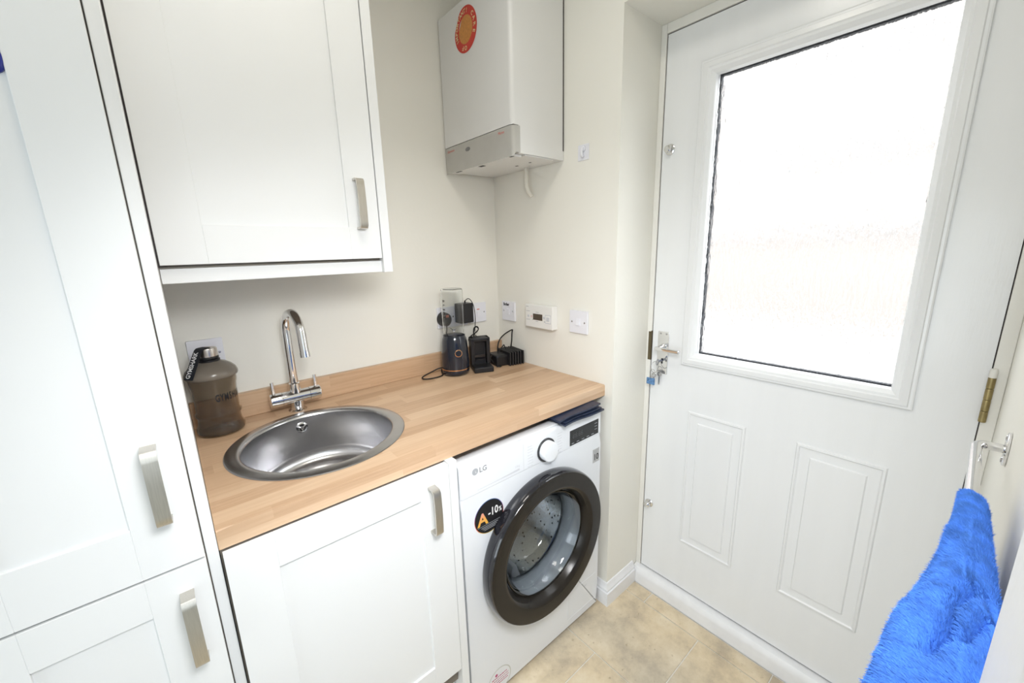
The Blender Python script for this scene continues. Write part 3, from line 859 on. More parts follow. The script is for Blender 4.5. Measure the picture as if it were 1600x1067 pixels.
for i in range(3):
    w_ = 0.03 - 0.005 * i
    mb.box(SCX - w_, SCX + w_, WYF - 0.001, WYF - 0.0007, SCZ - 0.0285 - i * 0.005, SCZ - 0.0272 - i * 0.005)
tag(obj('sticker_legend', mb, PLASTG, st), kind='stuff')
# lower round sticker
QX, QZ = 0.6110, 0.0520
mb = MB().lathe([(0.047, 0), (0.047, -0.0003), (0.0435, -0.0003)], (QX, WYF, QZ), 'Y', 48)
s2 = obj('care_sticker', mb, mat('pale_green_grey_print', (0.55, 0.57, 0.54), 0.5), wm); s2['label'] = 'pale round sticker with maroon lines of print'
mb = MB().lathe([(0.0435, -0.0003), (0, -0.0003)], (QX, WYF, QZ), 'Y', 48)
obj('sticker_face', mb, ENAMEL, s2)
mb = MB().lathe([(0.005, -0.0004), (0.005, -0.0007), (0, -0.0007)], (QX - 0.012, WYF, QZ + 0.026), 'Y', 20); obj('logo_disc', mb, MAROON, s2)
text('lettering', 'LG', 0.011, PLASTL, s2, (QX + 0.003, WYF - 0.0004, QZ + 0.026), RX, UZ)
mb = MB()
for i, (w_, h_) in enumerate(((0.030, 0.0030), (0.036, 0.002), (0.037, 0.002), (0.034, 0.0028))):
    x_ = QX - w_
    while x_ < QX + w_:
        q = 0.003 + 0.006 * random.random()
        mb.box(x_, min(x_ + q, QX + w_), WYF - 0.0007, WYF - 0.0003, QZ + 0.014 - i * 0.0088, QZ + 0.014 - i * 0.0088 + h_); x_ += q + 0.0016
tag(obj('sticker_legend', mb, MAROON, s2), kind='stuff')
# filter flap
mb = MB(); mb.nested((0.935, WX1 - 0.012, 0.045, 0.160), [(0, 0), (0.0004, 0.0006), (0.0016, 0.0006), (0.002, 0)], lambda a, b, h: Vector((a, WYF - h, b)), fill=False)
fl_ = obj('filter_flap', mb, ENAMEL, wm)
mb = MB(); mb.faces([(1.022, WYF - 0.0008, 0.140), (1.044, WYF - 0.0008, 0.140), (1.033, WYF - 0.0008, 0.133)], [(0, 1, 2)]); obj('flap_arrow', mb, PLASTL, fl_)

# porthole door: ring, glass bowl, inner boot, drum
cx, cz = DC
mb = MB()
mb.lathe([(0.246, -0.0), (0.2515, -0.010), (0.2525, -0.026), (0.250, -0.040), (0.246, -0.0455)], (cx, WYF, cz), 'Y', 96)
ring = obj('door_ring', mb, BLACKG, wm, sharp=60)
mb = MB()
mb.lathe([(0.246, -0.0455), (0.241, -0.0470), (0.203, -0.0462), (0.192, -0.0435), (0.185, -0.035), (0.178, -0.018), (0.174, -0.010)], (cx, WYF, cz), 'Y', 96)
obj('ring_face', mb, BROWNG, ring, sharp=60)
mb = MB()
mb.lathe([(0.174, -0.012), (0.160, 0.004), (0.150, 0.040), (0.138, 0.085), (0.122, 0.108), (0.07, 0.122), (0, 0.126),
          (0, 0.120), (0.068, 0.116), (0.116, 0.103), (0.131, 0.082), (0.143, 0.038), (0.153, 0.0), (0.166, -0.016), (0.172, -0.018)], (cx, WYF, cz), 'Y', 80, close=True)
obj('glass_bowl', mb, GLASSB, ring, sharp=60)
mb = MB().lathe([(0.199, 0.010), (0.188, 0.030), (0.176, 0.035), (0.170, 0.060), (0.176, 0.075), (0.205, 0.085), (0.225, 0.085)], (cx, WYF, cz), 'Y', 64)
obj('rubber_gasket', mb, mat('grey_rubber_gasket', (0.30, 0.33, 0.37), 0.4), wm, sharp=60)
mb = MB().lathe([(0.190, 0.088), (0.195, 0.095), (0.235, 0.12), (0.235, 0.40), (0.20, 0.42), (0, 0.43)], (cx, WYF, cz), 'Y', 64)
dm = obj('drum', mb, DRUM, wm, sharp=60)
for a in range(3):
    t = 0.4 + a * 2 * PI / 3
    mb = MB()
    p0 = Vector((cx + 0.232 * math.cos(t), WYF + 0.13, cz + 0.232 * math.sin(t)))
    ic = Vector((-math.cos(t), 0, -math.sin(t))); ta = Vector((-math.sin(t), 0, math.cos(t)))
    q = [p0 + ta * 0.03, p0 - ta * 0.03, p0 - ta * 0.01 + ic * 0.05, p0 + ta * 0.01 + ic * 0.05]
    mb.faces([*q, *[v + Vector((0, 0.25, 0)) for v in q]], [(0, 1, 2, 3), (4, 5, 6, 7), (0, 1, 5, 4), (1, 2, 6, 5), (2, 3, 7, 6), (3, 0, 4, 7)])
    obj('drum_paddle', mb, PLASTG, dm)

# navy wallet tucked on the machine under the worktop
pw = thing('document_wallet', 'folded navy cloth wallet tucked between worktop and washing machine', 'wallet', (0.985, -0.60, 0.8425))
def sheet(x0, x1, y0, y1, za, zb, t, curl):
    mb = MB(); nx, ny = 10, 8; V = {}
    for k_, dz in enumerate((0, t)):
        for i in range(nx + 1):
            for j in range(ny + 1):
                u, v = i / nx, j / ny
                z = za + (zb - za) * u + curl * math.sin(PI * u) * (1 - v) + 0.0006 * math.sin(9 * u + 5 * v)
                V[k_, i, j] = mb.bm.verts.new((x0 + (x1 - x0) * u + 0.004 * v, y0 + (y1 - y0) * v + 0.004 * math.sin(6 * u), z + dz))
    for i in range(nx):
        for j in range(ny):
            mb.bm.faces.new((V[0, i, j], V[0, i, j + 1], V[0, i + 1, j + 1], V[0, i + 1, j])); mb.bm.faces.new((V[1, i, j], V[1, i + 1, j], V[1, i + 1, j + 1], V[1, i, j + 1]))
    for i in range(nx):
        for j in (0, ny): mb.bm.faces.new((V[0, i, j], V[0, i + 1, j], V[1, i + 1, j], V[1, i, j]))
    for j in range(ny):
        for i in (0, nx): mb.bm.faces.new((V[0, i, j], V[0, i, j + 1], V[1, i, j + 1], V[1, i, j]))
    return mb
obj('lower_flap', sheet(0.885, 1.082, -0.642, -0.46, 0.8428, 0.8428, 0.005, 0.001), NAVYC, pw)
obj('middle_fold', sheet(0.892, 1.076, -0.636, -0.46, 0.8495, 0.8515, 0.003, 0.002), NAVYC, pw)
obj('upper_flap', sheet(0.872, 1.075, -0.632, -0.46, 0.8570, 0.8625, 0.0055, 0.0008), NAVYC, pw)

# ------------------------------------------------------------------ boiler
BX, BY, BZ0, BZ1 = 0.9065, -0.3992, 1.690, 2.203
bo = thing('wall_boiler', 'white box-shaped gas boiler high in the corner with a red and orange sticker', 'boiler', ((BX + L) / 2, BY / 2, BZ0))
mb = MB()
def prism_z(prof, z0, z1, chz=0.0):
    mb_ = MB(); n = len(prof)
    cxm = sum(p[0] for p in prof) / n; cym = sum(p[1] for p in prof) / n
    lay = [(z0, 0), (z1 - chz, 0), (z1, chz)] if chz else [(z0, 0), (z1, 0)]
    P_ = []
    for z, c_ in lay:
        for x, y in prof:
            P_.append((x + (c_ if x < cxm else 0), y + (c_ if y < cym else -c_), z))
    F_ = [tuple(range(n))[::-1], tuple(range((len(lay) - 1) * n, len(lay) * n))]
    for k_ in range(len(lay) - 1): F_ += [(k_ * n + i, k_ * n + (i + 1) % n, (k_ + 1) * n + (i + 1) % n, (k_ + 1) * n + i) for i in range(n)]
    return mb_.faces(P_, F_)
_r = 0.014
up_prof = [(L - 0.001, BY), (BX + _r, BY)] + [(BX + _r - _r * math.sin(t), BY + _r - _r * math.cos(t)) for t in [PI / 2 * i / 8 for i in range(1, 8)]] + [(BX, BY + _r), (BX, -0.006), (L - 0.001, -0.006)]
mb = prism_z(up_prof, 1.7720, BZ1, 0.004)
mb.box(BX + 0.0265, L - 0.001, BY, -0.006, BZ0, 1.7720)
mb.box(BX + 0.006, BX + 0.03, BY + 0.008, -0.008, BZ0 + 0.002, 1.7720)
obj('casing', mb, BOILW, bo)
obj('back_gap_shade', MB().box(L - 0.006, L - 0.0012, BY - 0.0006, -0.02, 1.72, BZ1), GAPM, bo)  # dark strip standing in for shade between boiler and wall
# grey control flap wrapping the front lower edge
mb = MB()
prof = [(BX + 0.030, BY - 0.0022), (BX + 0.012, BY - 0.0022), (BX + 0.004, BY + 0.002), (BX - 0.0005, BY + 0.010), (BX - 0.001, BY + 0.03), (BX - 0.001, -0.008)]
zt, zb2 = 1.7695, 1.679
n_ = len(prof)
inn = [(BX + 0.030, BY), (BX + 0.013, BY), (BX + 0.008, BY + 0.004), (BX + 0.004, BY + 0.012), (BX + 0.004, BY + 0.03), (BX + 0.004, -0.008)]
P4 = [(x, y, zt) for x, y in prof] + [(x, y, zb2 + (0.012 if i < 2 else 0.0)) for i, (x, y) in enumerate(prof)] + [(x, y, zt) for x, y in inn] + [(x, y, zb2 + 0.002 + (0.012 if i < 2 else 0)) for i, (x, y) in enumerate(inn)]
F4 = []
for i in range(n_ - 1):
    F4 += [(i, i + 1, n_ + i + 1, n_ + i), (2 * n_ + i, 3 * n_ + i, 3 * n_ + i + 1, 2 * n_ + i + 1), (i, 2 * n_ + i, 2 * n_ + i + 1, i + 1), (n_ + i, n_ + i + 1, 3 * n_ + i + 1, 3 * n_ + i)]
F4 += [(0, n_, 3 * n_, 2 * n_), (n_ - 1, 3 * n_ - 1, 4 * n_ - 1, 2 * n_ - 1)]
mb.faces(P4, F4)
fp = obj('control_flap', mb, BOILG, bo, sharp=50)
obj('flap_gap_shade', MB().box(BX + 0.004, BX + 0.0264, BY + 0.0012, -0.007, 1.7692, 1.7719), GAPM, bo)  # shade in the slit above the flap, put in as a dark strip
mb = MB().lathe([(0.0, 0.0015), (0.009, 0.0012), (0.013, 0.0)], (0, 0, 0), 'X', 24)
for v in mb.bm.verts: v.co = Vector((BX - 0.0012 - v.co.x * 0.3, -0.155 + v.co.y * 1.15, 1.7435 + v.co.z * 0.55))
fd = obj('finger_recess', mb, mat('recess_grey', (0.22, 0.22, 0.22), 0.4), fp)
EY = (0, -1, 0)
text('lettering', 'Glow-worm', 0.0125, REDT, fp, (BX - 0.0011, -0.046, 1.7560), EY, UZ, sx=0.75)
text('lettering', 'Micron', 0.0125, REDT, fp, (BX - 0.0011, -0.345, 1.7560), EY, UZ, sx=0.85)
# underside: lip, slots and condensate pipe
mb = MB()
mb.box(BX + 0.006, BX + 0.050, BY + 0.015, -0.02, 1.6825, 1.6895, bev=0.001, seg=1)
mb.box(BX + 0.055, L - 0.05, BY + 0.004, -0.02, 1.6860, 1.6895)
obj('underside_tray', mb, BOILW, bo)
for q in ((BX + 0.020, BX + 0.034, -0.212, -0.186, 1.6818, 1.6824), (BX + 0.012, BX + 0.020, -0.085, -0.05, 1.6818, 1.6824), (BX + 0.012, BX + 0.020, BY + 0.016, BY + 0.034, 1.6818, 1.6824), (1.045, 1.052, -0.33, -0.322, 1.6852, 1.6859), (1.045, 1.052, -0.262, -0.25, 1.6852, 1.6859)):
    obj('underside_slot', MB().box(*q), BLACKP, bo)
mb = MB().tube([(1.112, -0.236, 1.695), (1.112, -0.236, 1.640), (1.112, -0.237, 1.618), (1.118, -0.243, 1.600), (1.126, -0.252, 1.585)], 0.0078, 14, smooth=2)
obj('condensate_pipe', mb, mat('cream_plastic_pipe', (0.78, 0.76, 0.68), 0.4), bo)
# sticker with printed ring, slightly peeled on its left edge
mb = MB(); cy_, cz_ = -0.1735, 2.1095
def stk(r0, r1, lift, m_, nm, par):
    mb = MB(); A = []; B = []
    for i in range(48):
        t = 2 * PI * i / 48
        dent = 1.0 - 0.12 * math.exp(-((t - 2.55) / 0.35) ** 2)
        rr = r1 * dent
        pl_ = 0
        A.append((BX - lift - pl_, cy_ - rr * 0.98 * math.cos(t) , cz_ + rr * 1.02 * math.sin(t)))
        rr0 = r0 * (dent if r0 > 0.06 else 1)
        B.append((BX - lift, cy_ - rr0 * 0.98 * math.cos(t), cz_ + rr0 * 1.02 * math.sin(t)))
    if r0 > 0: mb.faces(A + B, [(i, (i + 1) % 48, 48 + (i + 1) % 48, 48 + i) for i in range(48)])
    else: mb.faces(A, [tuple(range(48))])
    return obj(nm, mb, m_, par)
s_ = stk(0.040, 0.066, 0.0006, RED, 'sticker', bo); s_['label'] = 'red round sticker with an orange centre, one edge peeling'
stk(0, 0.0405, 0.0007, ORANGE, 'sticker_centre', s_)
for word, t0, t1 in (('IMPORTANT!', 205, 78), ('CARE', 38, -22), ('OF', 268, 250)):
    for i, ch in enumerate(word):
        t = math.radians(t0 + (t1 - t0) * (i / max(1, len(word) - 1)))
        rr = 0.052
        up_ = Vector((0, -math.cos(t), math.sin(t))); rt_ = Vector((0, -math.sin(t), -math.cos(t)))
        text('lettering', ch, 0.0175, CREAMT, s_, (BX - 0.0008, cy_ - rr * 0.98 * math.cos(t), cz_ + rr * 1.02 * math.sin(t)), rt_, up_, lift=0.0003, bold=0.0006)

# ------------------------------------------------------------------ wall fittings
def plate_y(name, label, x0, x1, z0, z1, cat, yw=0.0, group=None):
    """plate on the back wall"""
    t = thing(name, label, cat, ((x0 + x1) / 2, yw, z0), group)
    obj('face_plate', MB().box(x0, x1, yw - 0.0095, yw - 0.0005, z0, z1, bev=0.0022), PLASTW, t)
    return t
def screw_y(par, x, z, y=-0.0095):
    obj('screw', MB().lathe([(0, -0.0012), (0.0028, -0.001), (0.0034, 0)], (x, y, z), 'Y', 12), STEEL, par)
def plate_x(name, label, y0, y1, z0, z1, cat, t=0.0095):
    o = thing(name, label, cat, (L, (y0 + y1) / 2, z0))
    obj('face_plate', MB().box(L - t, L - 0.0005, y0, y1, z0, z1, bev=0.0022), PLASTW, o)
    return o
def screw_x(par, y, z, x=None):
    obj('screw', MB().lathe([(0, -0.0012), (0.0028, -0.001), (0.0034, 0)], (L - 0.0095, y, z), 'X', 12), STEEL, par)

# fused spur behind the bottle
s1 = plate_y('socket_plate', 'white blank outlet plate half hidden behind the smoky water bottle', 0.022, 0.106, 1.080, 1.163, 'outlet')
screw_y(s1, 0.034, 1.1215); screw_y(s1, 0.0945, 1.1215)
# double socket behind the blender
s2_ = plate_y('double_socket', 'white double wall socket behind the blender jar', 0.8215, 0.9675, 1.082, 1.168, 'socket')
screw_y(s2_, 0.8945, 1.125)
for x_ in (0.858, 0.931): obj('rocker', MB().box(x_ - 0.007, x_ + 0.007, -0.0125, -0.0095, 1.144, 1.160, bev=0.0012), PLASTW, s2_)
# switched spur next to it
s3_ = plate_y('fused_switch', 'white fused switch plate left of the wall corner', 0.9795, 1.0665, 1.084, 1.169, 'switch')
screw_y(s3_, 0.991, 1.1265); screw_y(s3_, 1.055, 1.1265)
obj('rocker', MB().box(1.0160, 1.0300, -0.0130, -0.0095, 1.108, 1.132, bev=0.0012), PLASTW, s3_)
obj('neon', MB().box(1.0165, 1.0295, -0.0105, -0.0095, 1.139, 1.143), mat('red_neon_window', (0.65, 0.18, 0.12), 0.3), s3_)
# boiler switch on the end wall
s4_ = plate_x('boiler_switch', 'white switch plate with Boiler written on it', -0.1245, -0.0385, 1.084, 1.169, 'switch')
screw_x(s4_, -0.052, 1.128); screw_x(s4_, -0.111, 1.128)
obj('rocker', MB().box(L - 0.0125, L - 0.0095, -0.0910, -0.0720, 1.112, 1.138, bev=0.0012), PLASTW, s4_)
text('lettering', 'Boiler', 0.0175, BLACKT, s4_, (L - 0.0095, -0.070, 1.1560), EY, UZ, bold=0.0007, sx=0.9)
# heating programmer
pg = thing('heating_programmer', 'white box-shaped heating programmer with a small brown display', 'thermostat', (L, -0.297, 1.078))
obj('case', MB().box(L - 0.030, L - 0.001, -0.3700, -0.2160, 1.0800, 1.1720, bev=0.003, seg=3), PLASTC, pg)
xf = L - 0.030
obj('lcd', MB().box(xf - 0.0005, xf + 0.002, -0.3150, -0.2620, 1.1120, 1.1370), LCD, pg)
mb = MB()
mb.nested((-0.362, -0.330, 1.104, 1.138), [(0, 0), (0.0006, 0.0006), (0.002, 0.0006), (0.0026, 0)], lambda a, b, h: Vector((xf - h, a, b)), fill=False)
obj('key_frame', mb, PLASTL, pg)
obj('button', MB().box(xf - 0.0015, xf, -0.354, -0.338, 1.113, 1.129, bev=0.0006, seg=1), PLASTL, pg)
for yy in (-0.235, -0.324, -0.254): obj('button', MB().lathe([(0, -0.0014), (0.005, -0.001), (0.0055, 0)], (xf, yy, 1.125), 'X', 16), PLASTL if yy != -0.254 else mat('pale_pink_button', (0.8, 0.62, 0.6), 0.4), pg)
mb = MB()
for y0_, z_, w_ in ((-0.222, 1.1625, 0.014), (-0.222, 1.1445, 0.022), (-0.222, 1.110, 0.022), (-0.277, 1.1430, 0.018), (-0.277, 1.106, 0.014)):
    mb.box(xf - 0.0003, xf, y0_ - w_, y0_, z_, z_ + 0.0016)
mb.box(xf - 0.0004, xf, -0.261, -0.2575, 1.110, 1.113); mb.box(xf - 0.0004, xf, -0.330, -0.324, 1.108, 1.111)
tag(obj('panel_legend', mb, PLASTG, pg), kind='stuff')
# light switch
s5_ = plate_x('light_switch', 'white single light switch nearest the back door', -0.522, -0.4375, 1.082, 1.166, 'switch')
screw_x(s5_, -0.450, 1.124); screw_x(s5_, -0.5095, 1.124)
mb = MB(); mb.faces([(L - 0.0095, -0.488, 1.112), (L - 0.0095, -0.472, 1.112), (L - 0.0095, -0.472, 1.138), (L - 0.0095, -0.488, 1.138), (L - 0.0150, -0.488, 1.113), (L - 0.0150, -0.472, 1.113), (L - 0.0105, -0.472, 1.138), (L - 0.0105, -0.488, 1.138)],
    [(0, 1, 2, 3), (4, 5, 6, 7), (0, 1, 5, 4), (1, 2, 6, 5), (2, 3, 7, 6), (3, 0, 4, 7)]); obj('rocker', mb, PLASTW, s5_)
# adhesive hook
ah = thing('adhesive_hook', 'small clear white square adhesive hook on the end wall below the boiler side', 'hook', (L, -0.488, 1.675))
obj('pad', MB().box(L - 0.0025, L - 0.0005, -0.5125, -0.4650, 1.6755, 1.7255, bev=0.001, seg=1), PLASTW, ah)
mb = MB().tube([(L - 0.003, -0.489, 1.716), (L - 0.010, -0.489, 1.708), (L - 0.013, -0.489, 1.698), (L - 0.010, -0.489, 1.690), (L - 0.004, -0.489, 1.688)], 0.0045, 10, smooth=2)
mb.lathe([(0.010, -0.001), (0.010, -0.0035), (0, -0.0035)], (L - 0.002, -0.489, 1.712), 'X', 20)
obj('hook_prong', mb, PLASTW, ah)

# ------------------------------------------------------------------ smoky water bottle
BCX, BCY, Z0 = 0.0628, -0.0825, 0.9105
wb = thing('water_bottle', 'large smoky grey jug-shaped water bottle with a steel cap beside the sink', 'bottle', (BCX, BCY, Z0))
cB = (BCX, BCY, Z0)
outer = [(0.0, 0.003), (0.030, 0.002), (0.047, 0.0), (0.0550, 0.004), (0.0568, 0.011), (0.0562, 0.020), (0.0515, 0.031), (0.0505, 0.043), (0.0512, 0.051), (0.0545, 0.055), (0.0545, 0.061), (0.0508, 0.066), (0.0505, 0.095), (0.0505, 0.120), (0.0525, 0.136), (0.0550, 0.146), (0.0555, 0.160)]
inner = [(r - 0.0022, h) for r, h in reversed(outer[3:])] + [(0.040, 0.0045), (0.0, 0.0055)]
obj('jug', MB().lathe(outer + inner, cB, 'Z', 64), SMOKE, wb, sharp=70)
lid = [(0.0530, 0.1605), (0.0590, 0.1615), (0.0612, 0.1660), (0.0608, 0.1725), (0.0570, 0.1820), (0.0490, 0.1910), (0.0380, 0.1985), (0.0270, 0.2030), (0.0215, 0.2060)]
obj('lid', MB().lathe(lid + [(r - 0.002, h - 0.0008) for r, h in reversed(lid)], cB, 'Z', 64, close=True), SMOKED, wb, sharp=70)
mb = MB().lathe([(0.0225, 0.203), (0.0255, 0.205), (0.0255, 0.209), (0.0225, 0.211), (0.0240, 0.213), (0.0235, 0.217), (0.0205, 0.218), (0.0, 0.218)], cB, 'Z', 40)
obj('neck_collar', mb, BLACKP, wb)
mb = MB().lathe([(0.0, 0.218), (0.0222, 0.218), (0.0228, 0.220), (0.0228, 0.2385), (0.0212, 0.241), (0.0, 0.2405)], cB, 'Z', 48)
obj('cap', mb, mat('brushed_steel_cap', (0.62, 0.58, 0.54), 0.28, 1.0, var=0.05, scale=60), wb)
# strap from the cap over the shoulder
def strapP(s):
    # s 0..1: from the top of the cap out over the left shoulder
    ang = math.radians(218)
    ro = [0.0, 0.018, 0.0250, 0.0353, 0.0455, 0.0558, 0.0660]
    hz = [0.2425, 0.2430, 0.2380, 0.2210, 0.2040, 0.1870, 0.1700]
    k_ = s * (len(ro) - 1); i = min(int(k_), len(ro) - 2); f_ = k_ - i
    r = ro[i] * (1 - f_) + ro[i + 1] * f_; h = hz[i] * (1 - f_) + hz[i + 1] * f_
    return Vector((BCX + r * math.cos(ang), BCY + r * math.sin(ang), Z0 + h))
ang = math.radians(218); across = Vector((-math.sin(ang), math.cos(ang), 0))
mb = MB().sweep([strapP(i / 16) for i in range(17)], across, 0.0260, 0.0018)
sp2 = obj('strap', mb, mat('black_woven_strap', (0.012, 0.014, 0.02), 0.7, bump=0.3, bscale=600), wb, sharp=0)
a_, b_ = strapP(0.99), strapP(0.36)
up_ = (b_ - a_).normalized()
nrm = across.cross(up_)
if nrm.dot(Vector((0, -1, 0.3))) < 0: nrm = -nrm
text('lettering', 'GYMSHARK', 0.0190, WHITET, sp2, (a_ + b_) / 2 + nrm * 0.0028, up_, nrm.cross(up_), sx=0.72, bold=0.0004)
# lettering wrapped round the jug
def wrap_text(word, zc, t_start, step, size, m_, par, r, cxy, sx=0.8):
    for i, ch in enumerate(word):
        t = t_start + step * i
        n3 = Vector((math.cos(t), math.sin(t), 0)); rt_ = Vector((-math.sin(t), math.cos(t), 0))
        text('lettering', ch, size, m_, par, Vector((cxy[0], cxy[1], zc)) + n3 * r, rt_, (0, 0, 1), sx=sx, bold=0.0007)
wrap_text('GYMSHARK', Z0 + 0.1080, math.radians(-90), 0.205, 0.0285, BLACKT, wb, 0.0513, (BCX, BCY), 0.50)

# ------------------------------------------------------------------ blender
LX, LY = 0.838, -0.098
bl = thing('personal_blender', 'black personal blender with copper trim and a clear bottle jar', 'blender', (LX, LY, 0.9105))
cL = (LX, LY, 0.9105)
mb = MB().lathe([(0, 0.001), (0.040, 0.0), (0.050, 0.004), (0.0540, 0.012), (0.0550, 0.0210), (0.0545, 0.0235)], cL, 'Z', 56); obj('foot', mb, NAVYB, bl, sharp=60)
mb = MB().lathe([(0.0545, 0.0235), (0.0555, 0.0240), (0.0555, 0.0270), (0.0545, 0.0275)], cL, 'Z', 56); obj('trim_band', mb, COPPER, bl)
mb = MB().lathe([(0.0545, 0.0275), (0.0550, 0.050), (0.0530, 0.090), (0.0495, 0.130), (0.0470, 0.146), (0.0440, 0.150), (0.0430, 0.158), (0.0380, 0.160), (0, 0.160)], cL, 'Z', 56)
bb = obj('motor_body', mb, NAVYB, bl, sharp=50)
bt = math.atan2(-1.4352 - LY, 0.0044 - LX) + math.radians(14)
nb = Vector((math.cos(bt), math.sin(bt), 0.05)).normalized()
bc = Vector((LX, LY, 0.9105 + 0.0915)) + nb * 0.0532
def disc_dir(r_prof, c, nrm, m_, name, par, n=28):
    mb = MB(); u = nrm.orthogonal().normalized(); w = nrm.cross(u); rings = []
    for r, h in r_prof:
        rings.append([mb.bm.verts.new(c + nrm * h + (u * math.cos(2 * PI * i / n) + w * math.sin(2 * PI * i / n)) * r) for i in range(n)])
    for A, B in zip(rings, rings[1:]):
        for i in range(n): mb.bm.faces.new((A[i], A[(i + 1) % n], B[(i + 1) % n], B[i]))
    mb.bm.faces.new(rings[-1])
    return obj(name, mb, m_, par)
bz = disc_dir([(0.0145, -0.004), (0.0145, 0.0016), (0.012, 0.002)], bc, nb, COPPER, 'button_ring', bl)
disc_dir([(0.0118, 0.0), (0.0118, 0.003), (0.010, 0.0034)], bc, nb, NAVYB, 'button', bz)
jo = [(0.0400, 0.166), (0.0402, 0.186), (0.0415, 0.200), (0.0425, 0.250), (0.0430, 0.330), (0.0415, 0.337), (0.0370, 0.340), (0.0, 0.339)]
ji = [(0.0, 0.3365), (0.036, 0.3375), (0.0402, 0.3345), (0.0415, 0.329), (0.0410, 0.250), (0.0400, 0.200), (0.0387, 0.186), (0.0385, 0.166)]
jar = obj('jar', MB().lathe(jo + ji, cL, 'Z', 56, close=True), CLEAR, bl, sharp=60)
mb = MB()
for a in range(4):
    t = a * PI / 2 + 0.4
    mb.faces([Vector(cL) + Vector(p) for p in ((0.003 * math.cos(t + 1.57), 0.003 * math.sin(t + 1.57), 0.176), (0.003 * math.cos(t - 1.57), 0.003 * math.sin(t - 1.57), 0.176), (0.024 * math.cos(t), 0.024 * math.sin(t), 0.188 if a % 2 else 0.180))], [(0, 1, 2)])
mb.lathe([(0.006, 0.171), (0.006, 0.178), (0, 0.179)], cL, 'Z', 14)
obj('blade', mb, STEEL, bl)
tl = math.atan2(-1.4352 - LY, 0.0044 - LX) - math.radians(48)
for i, ch in enumerate('BLEND'):
    n3 = Vector((math.cos(tl), math.sin(tl), 0)); rt_ = Vector((-math.sin(tl), math.cos(tl), 0))
    text('lettering', ch, 0.015, BLACKT, jar, Vector((LX, LY, 0.9105 + 0.296 - i * 0.0165)) + n3 * 0.0434, (0, 0, -1), rt_, bold=0.0004)
mb = MB().tube([(LX - 0.02, LY - 0.0, 0.940), (LX - 0.050, LY + 0.036, 0.938), (LX - 0.085, LY + 0.045, 0.925), (LX - 0.135, LY + 0.040, 0.9145), (LX - 0.140, LY + 0.010, 0.9140), (LX - 0.100, LY - 0.004, 0.9140), (LX - 0.055, LY + 0.002, 0.9140), (LX - 0.040, LY + 0.050, 0.9150), (LX - 0.02, LY + 0.0615, 0.935), (LX - 0.012, LY + 0.066, 0.995), (LX + 0.000, LY + 0.060, 1.050), (LX + 0.004, LY + 0.058, 1.097)], 0.0026, 8, smooth=3)
obj('power_cable', mb, BLACKR, bl)
# its plug in the left outlet
pgx = 0.8420
mb = MB().lathe([(0, -0.050), (0.018, -0.049), (0.023, -0.044), (0.025, -0.030), (0.026, -0.011), (0, -0.011)], (0, 0, 0), 'Y', 24)
for v in mb.bm.verts: v.co = Vector((pgx + v.co.x, v.co.y, 1.1215 + v.co.z * 1.12))
p_ = obj('plug', mb, BLACKP, bl)
mb = MB().box(pgx - 0.007, pgx + 0.007, -0.0505, -0.0495, 1.132, 1.142); obj('fuse_mark', mb, mat('faded_red_print', (0.5, 0.16, 0.12), 0.5), p_)

# ------------------------------------------------------------------ power adapter, coiled cable
pa = thing('power_adapter', 'black plug-in power adapter with a bundled thin cable on the double socket', 'adapter', (0.932, 0, 1.095))
obj('adapter_body', MB().box(0.9020, 0.9640, -0.060, -0.0115, 1.0980, 1.1790, bev=0.004, seg=3), BLACKP, pa)
mb = MB().tube([(0.933, -0.042, 1.178), (0.934, -0.045, 1.190), (0.945, -0.050, 1.199), (0.955, -0.055, 1.193), (0.966, -0.062, 1.165), (0.970, -0.062, 1.110), (0.970, -0.055, 1.070), (0.972, -0.050, 1.055)], 0.0017, 8, smooth=3)
mb.tube([(0.9335, -0.042, 1.176), (0.934, -0.044, 1.190)], 0.0035, 10)
import itertools
cc = Vector((0.962, -0.052, 1.046)); ax1 = Vector((0.50, -0.10, 0.85)).normalized(); ax2 = Vector((0.86, -0.2, -0.5)).normalized()
pts = []
for i in range(73):
    t = 2 * PI * i / 24
    k_ = 1 + 0.06 * math.sin(i * 0.7)
    pts.append(cc + ax1 * (0.034 * math.cos(t) * k_) + ax2 * (0.0105 * math.sin(2 * t) * k_) + Vector((0.0, -0.0022 * (i / 24), 0.0)))
mb.tube(pts, 0.0016, 7)
mb.tube([(0.965, -0.055, 1.045), (0.978, -0.065, 1.030), (0.985, -0.062, 1.005), (0.990, -0.050, 0.96), (0.992, -0.045, 0.914)], 0.0017, 8, smooth=3)
obj('adapter_cable', mb, BLACKR, pa)

# ------------------------------------------------------------------ battery charging cradle
ck = thing('charging_cradle', 'black L-shaped charging cradle right of the blender', 'charger', (0.945, -0.135, 0.9105))
yaw = math.radians(-24)
def rot2(mb, c, a):
    for v in mb.bm.verts:
        x, y = v.co.x - c[0], v.co.y - c[1]
        v.co.x = c[0] + x * math.cos(a) - y * math.sin(a); v.co.y = c[1] + x * math.sin(a) + y * math.cos(a)
    return mb
cc2 = (0.945, -0.125)
mb = MB().box(0.905, 0.985, -0.180, -0.075, 0.9105, 0.932, bev=0.004, seg=3)
obj('base', rot2(mb, cc2, yaw), BLACKP, ck)
mb = MB()
mb.box(0.905, 0.920, -0.125, -0.075, 0.930, 1.042, bev=0.003); mb.box(0.970, 0.985, -0.125, -0.075, 0.930, 1.042, bev=0.003)
mb.box(0.905, 0.985, -0.093, -0.075, 0.930, 1.042, bev=0.003); mb.box(0.905, 0.985, -0.125, -0.075, 1.026, 1.042, bev=0.004)
obj('backrest', rot2(mb, cc2, yaw), BLACKP, ck)
